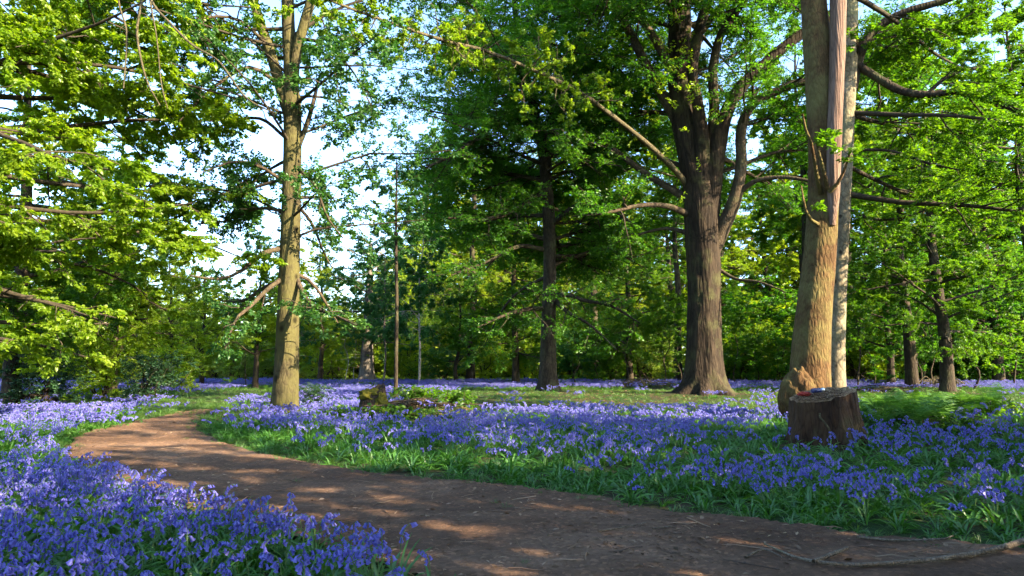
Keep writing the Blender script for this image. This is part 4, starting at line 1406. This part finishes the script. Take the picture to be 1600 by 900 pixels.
# ------------------------------------------------------------------ herbs
def strap(rng, n, L, W, spread, up, seg=5, m=0, base=0.02, droop=1.0, mb=None):
    """n strap leaves from a point, folded along the middle"""
    az = rng.uniform(0, 2 * math.pi, n)
    ln = L * rng.uniform(0.65, 1.15, n)
    el0 = np.radians(rng.uniform(up[0], up[1], n))
    bend = droop * rng.uniform(0.5, 1.3, n)
    P = np.zeros((n, seg + 1, 3))
    P[:, 0, 0] = base * np.cos(az) * rng.random(n)
    P[:, 0, 1] = base * np.sin(az) * rng.random(n)
    W_ = []
    for k in range(1, seg + 1):
        el = el0 - bend * (k / seg) ** 1.5 * 1.4
        st_ = ln / seg
        P[:, k, 0] = P[:, k - 1, 0] + np.cos(az) * np.cos(el) * st_
        P[:, k, 1] = P[:, k - 1, 1] + np.sin(az) * np.cos(el) * st_
        P[:, k, 2] = np.maximum(P[:, k - 1, 2] + np.sin(el) * st_, 0.01)
    side = np.stack([-np.sin(az), np.cos(az), np.zeros(n)], -1)
    tw = rng.normal(0, 0.25, n)
    side[:, 2] += tw
    f = np.linspace(0, 1, seg + 1)
    prof = np.sin(np.clip(0.25 + 0.75 * f, 0, 1) * math.pi) ** 0.6
    prof[0], prof[-1] = 0.55, 0.04
    Wd = W * rng.uniform(0.7, 1.2, n)
    A = P + side[:, None] * (Wd[:, None] * prof[None] * 0.5)[..., None] + np.array([0, 0, 1]) * (Wd[:, None] * prof[None] * 0.22)[..., None]
    B = P - side[:, None] * (Wd[:, None] * prof[None] * 0.5)[..., None] + np.array([0, 0, 1]) * (Wd[:, None] * prof[None] * 0.22)[..., None]
    V = np.stack([A, P, B], 2).reshape(-1, 3)
    b0 = (np.arange(n) * (seg + 1) * 3)[:, None, None]
    k = (np.arange(seg) * 3)[None, :, None]
    j = np.arange(2)[None, None]
    q = np.stack([b0 + k + j, b0 + k + j + 1, b0 + k + j + 4, b0 + k + j + 3], -1).reshape(-1, 4)
    mb.add(V, q, m)


def bells(rng, mb, spine, nb, size, sides, m=0, simple=False):
    """nodding bells hanging along the top part of a stem spine [K,3]"""
    K = len(spine)
    az0 = rng.uniform(0, 6.28)
    lean = unit((spine[-1] - spine[0])[None] * [1, 1, 0] + 1e-6)[0]
    for i in range(nb):
        f = 0.60 + 0.40 * (i + 0.5) / nb
        k = min(int(f * (K - 1)), K - 2)
        p = spine[k] + (spine[k + 1] - spine[k]) * (f * (K - 1) - k)
        a = math.atan2(lean[1], lean[0]) + rng.normal(0, 1.1)
        sc = size * (1.1 - 0.35 * (f - 0.56) / 0.44) * rng.uniform(0.85, 1.15)
        out = np.array([math.cos(a), math.sin(a), 0])
        hang = rng.uniform(0.35, 0.8)
        q0 = p + out * sc * 0.55 + np.array([0, 0, 0.12 * sc])
        ax = unit((out * hang + np.array([0, 0, -1.0]))[None])[0]
        A = unit(np.cross(ax, [0.3, 0.1, 1.0])[None])[0]
        B = np.cross(ax, A)
        prof = [(0, 0.12), (0.25, 0.27), (0.75, 0.29), (1.0, 0.52)] if not simple else [(0, 0.12), (0.4, 0.34), (1.0, 0.5)]
        th = np.arange(sides) / sides * 2 * math.pi
        rows = []
        for s, r in prof:
            zz = s + (0.10 * np.cos(th * sides / 2 * 2) if s == 1.0 else 0 * th)
            rows.append(q0 + ax * (zz * sc)[:, None] + (A * np.cos(th)[:, None] + B * np.sin(th)[:, None]) * sc * r)
        V = np.concatenate(rows)
        n = len(prof)
        ii = (np.arange(n - 1) * sides)[:, None]
        j = np.arange(sides)[None]
        q = np.stack([ii + j, ii + (j + 1) % sides, ii + sides + (j + 1) % sides, ii + sides + j], -1).reshape(-1, 4)
        mb.add(V, q, m)
        if not simple:
            V, q = tubes(np.array([p, p + out * sc * 0.3 + [0, 0, 0.2 * sc], q0]), np.full(3, 0.0011), 3)
            mb.add(V, q, m)


def stem_spine(rng, h):
    a = rng.uniform(0, 6.28)
    d = np.array([math.cos(a), math.sin(a), 0])
    f = np.linspace(0, 1, 9)
    ln = rng.uniform(0.03, 0.09)
    nod = rng.uniform(0.05, 0.10)
    return np.stack([d * (ln * t ** 1.5 + nod * (max(0, t - 0.62) / 0.38) ** 1.4 * 0.9) + np.array([0, 0, h * (t - 1.5 * max(0, t - 0.7) ** 1.6)]) for t in f])


NEAR = []
for s in range(9):
    rng = np.random.default_rng(200 + s)
    h = rng.uniform(0.27, 0.38)
    spn = stem_spine(rng, h)
    a, b, c = MB(), MB(), MB()
    V, q = tubes(spn, np.linspace(0.0032, 0.0016, 9), 5)
    a.add(V, q)
    bells(rng, b, spn, int(rng.integers(6, 12)), 0.0215, 7)
    strap(rng, int(rng.integers(4, 7)), 0.27, 0.017, 0.1, (45, 80), mb=c)
    NEAR.append([('stem', a.mesh('bluebell_stem', M['stem'])), ('flowers', b.mesh('bluebell_flowers', M['bell'])), ('leaves', c.mesh('bluebell_leaves', M['strap']))])

HID = bpy.data.collections.new('plant_sources')


def source(cname, meshes):
    c = bpy.data.collections.new(cname)
    for i, me in enumerate(meshes):
        o = bpy.data.objects.new('%s_%02d' % (cname, i), me)
        c.objects.link(o)
    return c


def make_mid(s, n, rad, nb, sides, leaves, hs=(0.24, 0.38), flower=1.0, seg=3, lw=0.017, simple=False, size=0.0225):
    rng = np.random.default_rng(s)
    mb = MB()
    for i in range(n):
        o = rng.normal(0, rad, 2) if n > 1 else np.zeros(2)
        t = MB()
        if rng.random() < flower:
            spn = stem_spine(rng, rng.uniform(*hs))
            V, q = tubes(spn, np.linspace(0.003, 0.0016, 9), 3)
            t.add(V, q, 0)
            bells(rng, t, spn, nb, size, sides, 1, simple)
        strap(rng, leaves, 0.25, lw, 0.1, (35, 80), seg, 2, mb=t)
        for v in t.v:
            v += np.array([o[0], o[1], 0])
        mb.v += t.v
        mb.f += [(f + mb.n, m) for f, m in t.f]
        mb.n += t.n
    return mb.mesh('bluebell_plants', [M['stem'], M['bell'], M['strap']])


src_mid = source('bluebell_source', [make_mid(300 + i, 2, 0.05, 8, 5, 4) for i in range(8)])
src_far = source('bluebell_patch_source', [make_mid(320 + i, 9, 0.18, 7, 4, 3, simple=True, size=0.030, lw=0.02) for i in range(6)])
tufts = []
for i in range(6):
    rng = np.random.default_rng(340 + i)
    mb = MB()
    strap(rng, 15, 0.26, 0.019, 0.1, (20, 75), 5, mb=mb, base=0.06)
    tufts.append(mb.mesh('strap_leaf_tuft', M['strap']))
src_tuft = source('leaf_tuft_source', tufts)
gr = []
for i in range(5):
    rng = np.random.default_rng(360 + i)
    mb = MB()
    strap(rng, 26, 0.15, 0.006, 0.1, (25, 85), 3, mb=mb, base=0.07)
    gr.append(mb.mesh('grass_tuft', M['grass']))
src_grass = source('grass_source', gr)


def frond(rng, mb, L, az, el, origin, m=0, npin=15, bend=0.9):
    d = np.array([math.cos(az), math.sin(az), 0])
    s = np.array([-math.sin(az), math.cos(az), 0])
    P = [np.array(origin, float)]
    e = el
    K = npin + 3
    for k in range(K):
        e = el - bend * (k / K) ** 1.6
        P.append(P[-1] + (d * math.cos(e) + np.array([0, 0, math.sin(e)])) * L / K)
    P = np.array(P)
    V, q = tubes(P, np.linspace(0.004, 0.001, len(P)), 3)
    mb.add(V, q, m)
    k = np.arange(3, K)
    f = (k - 3) / (K - 3)
    pl = L * 0.34 * np.sin(np.clip(0.18 + 0.82 * f, 0, 1) * math.pi) ** 0.8 + 0.012
    for sg in (1, -1):
        T = unit(P[k + 1] - P[k])
        dd = unit(T * 0.45 + s * sg + np.array([0, 0, -0.15]) + 0.08 * rng.standard_normal((len(k), 3)))
        wdt = T * (L / K * 0.30)
        a = P[k]
        for u0, u1, w0, w1 in ((0, 0.5, 0.7, 1.0), (0.5, 1.0, 1.0, 0.1)):
            A = a + dd * (pl * u0)[:, None]
            B = a + dd * (pl * u1)[:, None] + np.array([0, 0, -0.02 * u1])
            Q = np.stack([A - wdt * w0, A + wdt * w0, B + wdt * w1, B - wdt * w1], 1).reshape(-1, 3)
            mb.add(Q, np.arange(len(k) * 4).reshape(-1, 4), m)


FERN = []
for i in range(4):
    rng = np.random.default_rng(380 + i)
    mb = MB()
    for k in range(9):
        frond(rng, mb, rng.uniform(0.38, 0.6), k * 0.7 + rng.uniform(-0.2, 0.2), R_(rng.uniform(40, 78)), (0, 0, 0.0))
    FERN.append(mb.mesh('fern_fronds', M['fern'], smooth=False))
FERNPX = [(1358, 11.6), (1380, 12.2), (1400, 11.2), (1418, 12.4), (1440, 11.7), (1372, 10.9), (1462, 12.6), (1488, 11.4), (1508, 12.3), (1530, 11.2), (1428, 10.8), (1350, 12.8), (1475, 10.9), (1545, 12.4), (1395, 13.0), (1455, 13.2), (1365, 11.9), (1410, 11.8), (1450, 12.1), (1475, 12.0), (1520, 11.7), (1388, 11.4), (1428, 12.0), (1345, 12.2), (1500, 12.9)]
rng = np.random.default_rng(400)
for i, (px, Y) in enumerate(FERNPX):
    o = link('fern', FERN[i % 4], None, gbase(px, Y))
    o.rotation_euler = (0, 0, rng.uniform(0, 6.28))
    k = rng.uniform(0.9, 1.3)
    o.scale = (k, k, k)
    tag(o, 'light green fern growing in the patch right of the stump', 'fern', 'ferns on the bank right of the stump')

BR = []
for i in range(3):
    rng = np.random.default_rng(420 + i)
    mb = MB()
    n = 16
    az = rng.uniform(0, 6.28, n)
    d = np.c_[np.cos(az), np.sin(az), np.zeros(n)]
    P = np.stack([d * s * rng.uniform(0.25, 0.5, n)[:, None] + np.array([0, 0, 1]) * (0.28 * math.sin(min(1, s * 1.1) * 2.6) * rng.uniform(0.4, 1.1, n))[:, None] for s in np.linspace(0, 1, 7)], 1)
    mb.add(*tubes(P, np.full((n, 7), 0.004), 3), 0)
    V, q = leafset(rng, P, 0.028, 0.07, tilt=0.7, kind='leaf', wr=0.7)
    mb.add(V, q, 1)
    BR.append(mb.mesh('bramble_leaves', [M['twig'], M['leaf_beech']], smooth=False))
BRPX = [(548, 14.4, 'bramble clump at the left foot of the mossy stump', .8), (612, 14.3, 'bramble clump in front of the mossy stump', .95), (640, 16.2, 'bramble clump on top of the litter mound behind the mossy stump', 1.0),
        (672, 16.4, 'middle bramble clump along the crest of the litter mound', .9), (702, 15.6, 'bramble clump at the right end of the litter mound', 1.0), (655, 14.6, 'small bramble clump on the front of the litter mound', .6),
        (1545, 11.2, 'bramble clump among the bluebells right of the ferns', .8), (1580, 12.4, 'bramble clump at the right edge behind the bluebells', .9), (725, 17.5, 'pale bramble clump furthest right behind the litter mound', .8), (1495, 10.2, 'bramble clump in front of the ferns', .6)]
for i, (px, Y, lab, k) in enumerate(BRPX):
    o = link('bramble_clump', BR[i % 3], None, gbase(px, Y))
    o.rotation_euler = (0, 0, i * 1.3)
    o.scale = (k * 1.5, k * 1.5, k * 1.25)
    tag(o, lab, 'bramble')

# ------------------------------------------------------------------ scatter of countless plants
def scatter(name, pts, rots, scl, coll, label=None):
    me = bpy.data.meshes.new(name)
    n = len(pts)
    me.vertices.add(n)
    me.vertices.foreach_set("co", np.asarray(pts, np.float32).ravel())
    a = me.attributes.new('rot', 'FLOAT_VECTOR', 'POINT')
    a.data.foreach_set('vector', np.asarray(rots, np.float32).ravel())
    a = me.attributes.new('scl', 'FLOAT_VECTOR', 'POINT')
    a.data.foreach_set('vector', np.asarray(scl, np.float32).ravel())
    a = me.attributes.new('idx', 'INT', 'POINT')
    a.data.foreach_set('value', np.random.default_rng(n).integers(0, len(coll.objects), n).astype(np.int32))
    o = link(name, me)
    tag(o, kind='stuff')
    if label:
        o["label"] = label
    g = bpy.data.node_groups.new(name + '_nodes', 'GeometryNodeTree')
    g.interface.new_socket('Geometry', in_out='INPUT', socket_type='NodeSocketGeometry')
    g.interface.new_socket('Geometry', in_out='OUTPUT', socket_type='NodeSocketGeometry')
    N, Lk = g.nodes, g.links
    gi, go = N.new('NodeGroupInput'), N.new('NodeGroupOutput')
    ip = N.new('GeometryNodeInstanceOnPoints')
    ci = N.new('GeometryNodeCollectionInfo')
    ci.inputs['Collection'].default_value = coll
    ci.inputs['Separate Children'].default_value = True
    ci.inputs['Reset Children'].default_value = True

    def attr(nm, ty):
        x = N.new('GeometryNodeInputNamedAttribute')
        x.data_type = ty
        x.inputs['Name'].default_value = nm
        return x.outputs['Attribute']
    Lk.new(gi.outputs[0], ip.inputs['Points'])
    Lk.new(ci.outputs[0], ip.inputs['Instance'])
    ip.inputs['Pick Instance'].default_value = True
    Lk.new(attr('idx', 'INT'), ip.inputs['Instance Index'])
    Lk.new(attr('rot', 'FLOAT_VECTOR'), ip.inputs['Rotation'])
    Lk.new(attr('scl', 'FLOAT_VECTOR'), ip.inputs['Scale'])
    Lk.new(ip.outputs[0], go.inputs[0])
    md = o.modifiers.new('scatter', 'NODES')
    md.node_group = g
    return o


def in_view(x, y, m=1.5):
    return np.abs(x) < y * 0.75 * 1.06 + m


POLY_T = TRACK


def masks(x, y):
    dp = np.minimum(dist_line(x, y, LB), dist_line(x, y, RB))
    onp = inpoly(x, y, PATH)
    return onp, dp


EX = [(gb[0], gb[1], 1.9), (fb[0], fb[1], 0.34), (rb[0], rb[1], 0.55), (sp[0], sp[1], 0.62), (mp[0], mp[1], 0.35), (cb[0], cb[1], 0.3), (mbs[0], mbs[1], 0.8)]


def clear(x, y):
    k = np.ones(x.shape, bool)
    for a, b, r in EX:
        k &= np.hypot(x - a, y - b) > r
    return k


def bell_density(x, y):
    """0..1 how thickly the bluebells flower"""
    onp, dp = masks(x, y)
    left = (x < -0.2) & (y < 13) & (dist_line(x, y, LB) < dist_line(x, y, RB))
    edge = np.where(left, np.clip(dp / 0.25, 0.0, 1) ** 0.7, np.clip((dp - 0.15) / 1.1, 0.0, 1))
    d = edge * np.clip(0.62 + 1.3 * noise2(x, y, 0.8, 4.0), 0.12, 1.0)
    d = np.where(onp, 0, d)
    tr = inpoly(x, y, TRACK)
    d = np.where(tr, 0, d)
    d = np.where((y > 13) & (dist_line(x, y, np.vstack([TRACK, TRACK[:1]])) < 0.7), d * 0.3, d)
    # shaded litter and short grass round the great tree and the middle beech
    ax = gb[0]
    litter = (y > 17.6 + 1.6 * noise2(x, y, 0.35, 9.0)) & (y < 33 + 2 * noise2(x, y, 0.2, 3.0)) & (x > -2.6 + 1.2 * noise2(x, y, 0.4, 7.0))
    d = np.where(litter, d * 0.05, d)
    shade = (y > 16.5 + 1.5 * noise2(x, y, 0.3, 2.0)) & (y < 27) & (x < -8.5 - 0.12 * (y - 16))
    d = np.where(shade, d * 0.12, d)
    d *= 1 - 0.97 * np.clip(1.5 * gauss(x, y, -2.0, 15.6, 1.1, 0.75), 0, 1)
    d *= 1 - 0.85 * np.clip(1.8 * gauss(x, y, 6.9, 12.0, 1.7, 1.2), 0, 1)
    d = np.where(y > 33, d * 0.55, d)
    d = np.where((y > 50), 0, d)
    return d


def rand_rot(rng, n, tilt=0.12):
    return np.c_[rng.normal(0, tilt, n), rng.normal(0, tilt, n), rng.uniform(0, 6.28, n)]


def sample(rng, x0, x1, y0, y1, per):
    n = int((x1 - x0) * (y1 - y0) * per)
    return rng.uniform(x0, x1, n), rng.uniform(y0, y1, n)


# nearest flowers: plants of their own
rng = np.random.default_rng(500)
x, y = sample(rng, -4.2, -0.2, 2.2, 6.4, 105)
k = rng.random(len(x)) < bell_density(x, y)
x, y = x[k], y[k]
vis = (np.abs(x) < 0.75 * y * 1.01 + 0.02) & (y > 2.75)
order = np.argsort(np.where(vis, np.hypot(x, y), 1e9))[:300]
nearest = np.zeros(len(x), bool)
nearest[order] = True
for i in order:
    tpl = NEAR[i % len(NEAR)]
    t = thing('bluebell_plant', 'violet blue bluebell with nodding bells in the nearest bed at the bottom left', 'bluebell',
              (x[i], y[i], float(gz(x[i], y[i]))), rng.uniform(0, 6.28), rng.uniform(0.82, 1.15), 'bluebells in the nearest bed at the bottom left')
    for nm, me in tpl:
        link(nm, me, t)
rx_, ry_ = x[~nearest], y[~nearest]
# bluebells in the middle distance
x, y = sample(rng, -9.5, 10.5, 2.2, 13.0, 25)
k = (rng.random(len(x)) < bell_density(x, y)) & clear(x, y) & in_view(x, y) & ~((x < -0.2) & (x > -4.2) & (y < 6.4))
x, y = np.r_[x[k], rx_], np.r_[y[k], ry_]
n = len(x)
s_ = rng.uniform(0.8, 1.15, n)
A = (x, y, s_)
scatter('bluebells', np.c_[x, y, gz(x, y)], rand_rot(rng, n), np.c_[s_, s_, s_], src_mid, 'carpet of violet blue bluebells across the glade')
x, y = sample(rng, -40, 40, 12.4, 50, 5.2)
k = (rng.random(len(x)) < bell_density(x, y)) & clear(x, y) & in_view(x, y)
x, y = x[k], y[k]
n = len(x)
s_ = rng.uniform(0.8, 1.1, n)
scatter('bluebells', np.c_[x, y, gz(x, y)], rand_rot(rng, n, 0.05), np.c_[s_ * 1.15, s_ * 1.15, s_], src_far, 'far haze of bluebells under the trees')
# strap leaves along the path and under the flowers
x, y = sample(rng, -9.5, 11, 2.2, 14, 42)
onp, dp = masks(x, y)
pr = np.where(dp < 1.3, 0.95, 0.35) * np.clip((dp - 0.02) / 0.12, 0, 1)
pr *= 1 - 0.9 * gauss(x, y, -1.95, 15.6, 1.1, 0.7)
rag = 0.10 + 0.22 * noise2(x, y, 2.4, 11.0)
k = ((~onp & (rng.random(len(x)) < pr)) | (onp & (dp < rag))) & clear(x, y) & in_view(x, y)
x, y, dp = x[k], y[k], np.where(onp, 0.0, dp)[k]
n = len(x)
s_ = rng.uniform(0.6, 1.1, n) * np.clip(0.45 + dp * 0.9, 0.45, 1.0)
scatter('bluebell_leaves', np.c_[x, y, gz(x, y)], rand_rot(rng, n), np.c_[s_, s_, s_], src_tuft, 'strap shaped green leaves along the path edges')
# grass: track, verge, between trees, a few wisps on the path
x, y = sample(rng, -36, 36, 2.2, 48, 11)
x3, y3 = sample(rng, -55, 55, 48, 72, 3.0)
x, y = np.r_[x, x3], np.r_[y, y3]
x2, y2 = sample(rng, -10, 11, 2.2, 20, 22)
x, y = np.r_[x, x2], np.r_[y, y2]
onp, dp = masks(x, y)
tr = inpoly(x, y, TRACK)
pr = np.where(onp, np.where(dp < 0.05 + 0.4 * noise2(x, y, 1.7, 13.0), 0.7, 0.015 * (noise2(x, y, 1.5, 2.0) > 0.1)), np.where(dp < 0.35, 0.9, 0.22))
pr = np.where(tr | ((y > 15) & (y < 31) & (bell_density(x, y) < 0.3)), 0.95, pr)
pr = np.where((y > 18.5) & (y < 33) & (x > -2), 0.65, pr)
pr = np.where(y > 48, 0.95, pr)
pr *= 1 - 0.93 * gauss(x, y, -1.95, 15.5, 1.0, 0.6)
k = (rng.random(len(x)) < pr) & clear(x, y) & in_view(x, y)
x, y, onp = x[k], y[k], onp[k]
n = len(x)
s_ = rng.uniform(0.5, 1.0, n) * np.where(onp, 0.45, 1.0) * np.where(y > 48, 2.2, np.where(y > 12, 1.25, 0.9))
z = np.where(onp, path_z(x, y), gz(x, y))
scatter('grass', np.c_[x, y, z - 0.004], rand_rot(rng, n), np.c_[s_, s_, s_], src_grass, 'short green woodland grass')
# litter of dead leaves and wood chips on path, mound and under the great tree
rng = np.random.default_rng(520)
x, y = sample(rng, -7, 9, 2.4, 14, 620)
onp, dp = masks(x, y)
k = onp & (rng.random(len(x)) < np.clip(0.45 + 0.9 * noise2(x, y, 1.1, 6.0), 0.05, 1) * np.clip(9 / (y * y) * 2.2, 0.12, 1)) & in_view(x, y)
x, y = x[k], y[k]
z = path_z(x, y) + 0.004
xm, ym = rng.normal(-1.9, 0.75, 2600), rng.normal(15.5, 0.5, 2600)
x, y, z = np.r_[x, xm], np.r_[y, ym], np.r_[z, gz(xm, ym) + 0.01]
xo, yo = sample(rng, -1, 22, 18.5, 33, 40)
x, y, z = np.r_[x, xo], np.r_[y, yo], np.r_[z, gz(xo, yo) + 0.01]
n = len(x)
az = rng.uniform(0, 6.28, n)
d = np.c_[np.cos(az), np.sin(az), rng.normal(0, 0.18, n)]
sd_ = np.c_[-np.sin(az), np.cos(az), rng.normal(0, 0.25, n)]
L_ = (0.008 + 0.055 * rng.random(n) ** 1.9)[:, None] * np.where(y > 13, 1.9, 1.0)[:, None]
W_ = L_ * rng.uniform(0.12, 0.6, n)[:, None]
c = np.c_[x, y, z]
V = np.stack([c - d * L_ * 0.5, c + sd_ * W_ * 0.5 + [0, 0, 0.003], c + d * L_ * 0.5, c - sd_ * W_ * 0.5 + [0, 0, 0.003]], 1).reshape(-1, 3)
mb = MB()
mb.add(V, np.arange(n * 4).reshape(-1, 4))
n = 900
xt, yt = rng.uniform(-6, 8, n), 2.6 + 10 * rng.random(n) ** 1.7
k = inpoly(xt, yt, PATH) | (rng.random(n) < 0.15)
xt, yt = np.r_[xt[k], rng.normal(-1.9, 0.8, 160)], np.r_[yt[k], rng.normal(15.4, 0.5, 160)]
n = len(xt)
a_ = rng.uniform(0, 6.28, n)
d_ = np.c_[np.cos(a_), np.sin(a_), np.zeros(n)] * rng.uniform(0.03, 0.16, n)[:, None]
c_ = np.c_[xt, yt, np.where(inpoly(xt, yt, PATH), path_z(xt, yt), gz(xt, yt)) + 0.008]
TP = np.stack([c_ - d_, c_ - d_ * 0.3 + rng.normal(0, 0.006, (n, 3)), c_ + d_ * 0.4 + rng.normal(0, 0.006, (n, 3)), c_ + d_], 1)
mb.add(*tubes(TP, np.array([1, 0.9, 0.8, 0.4]) * rng.uniform(0.0018, 0.005, n)[:, None], 4))
tag(link('leaf_litter', mb.mesh('leaf_litter', M['litter'], smooth=False)), kind='stuff')
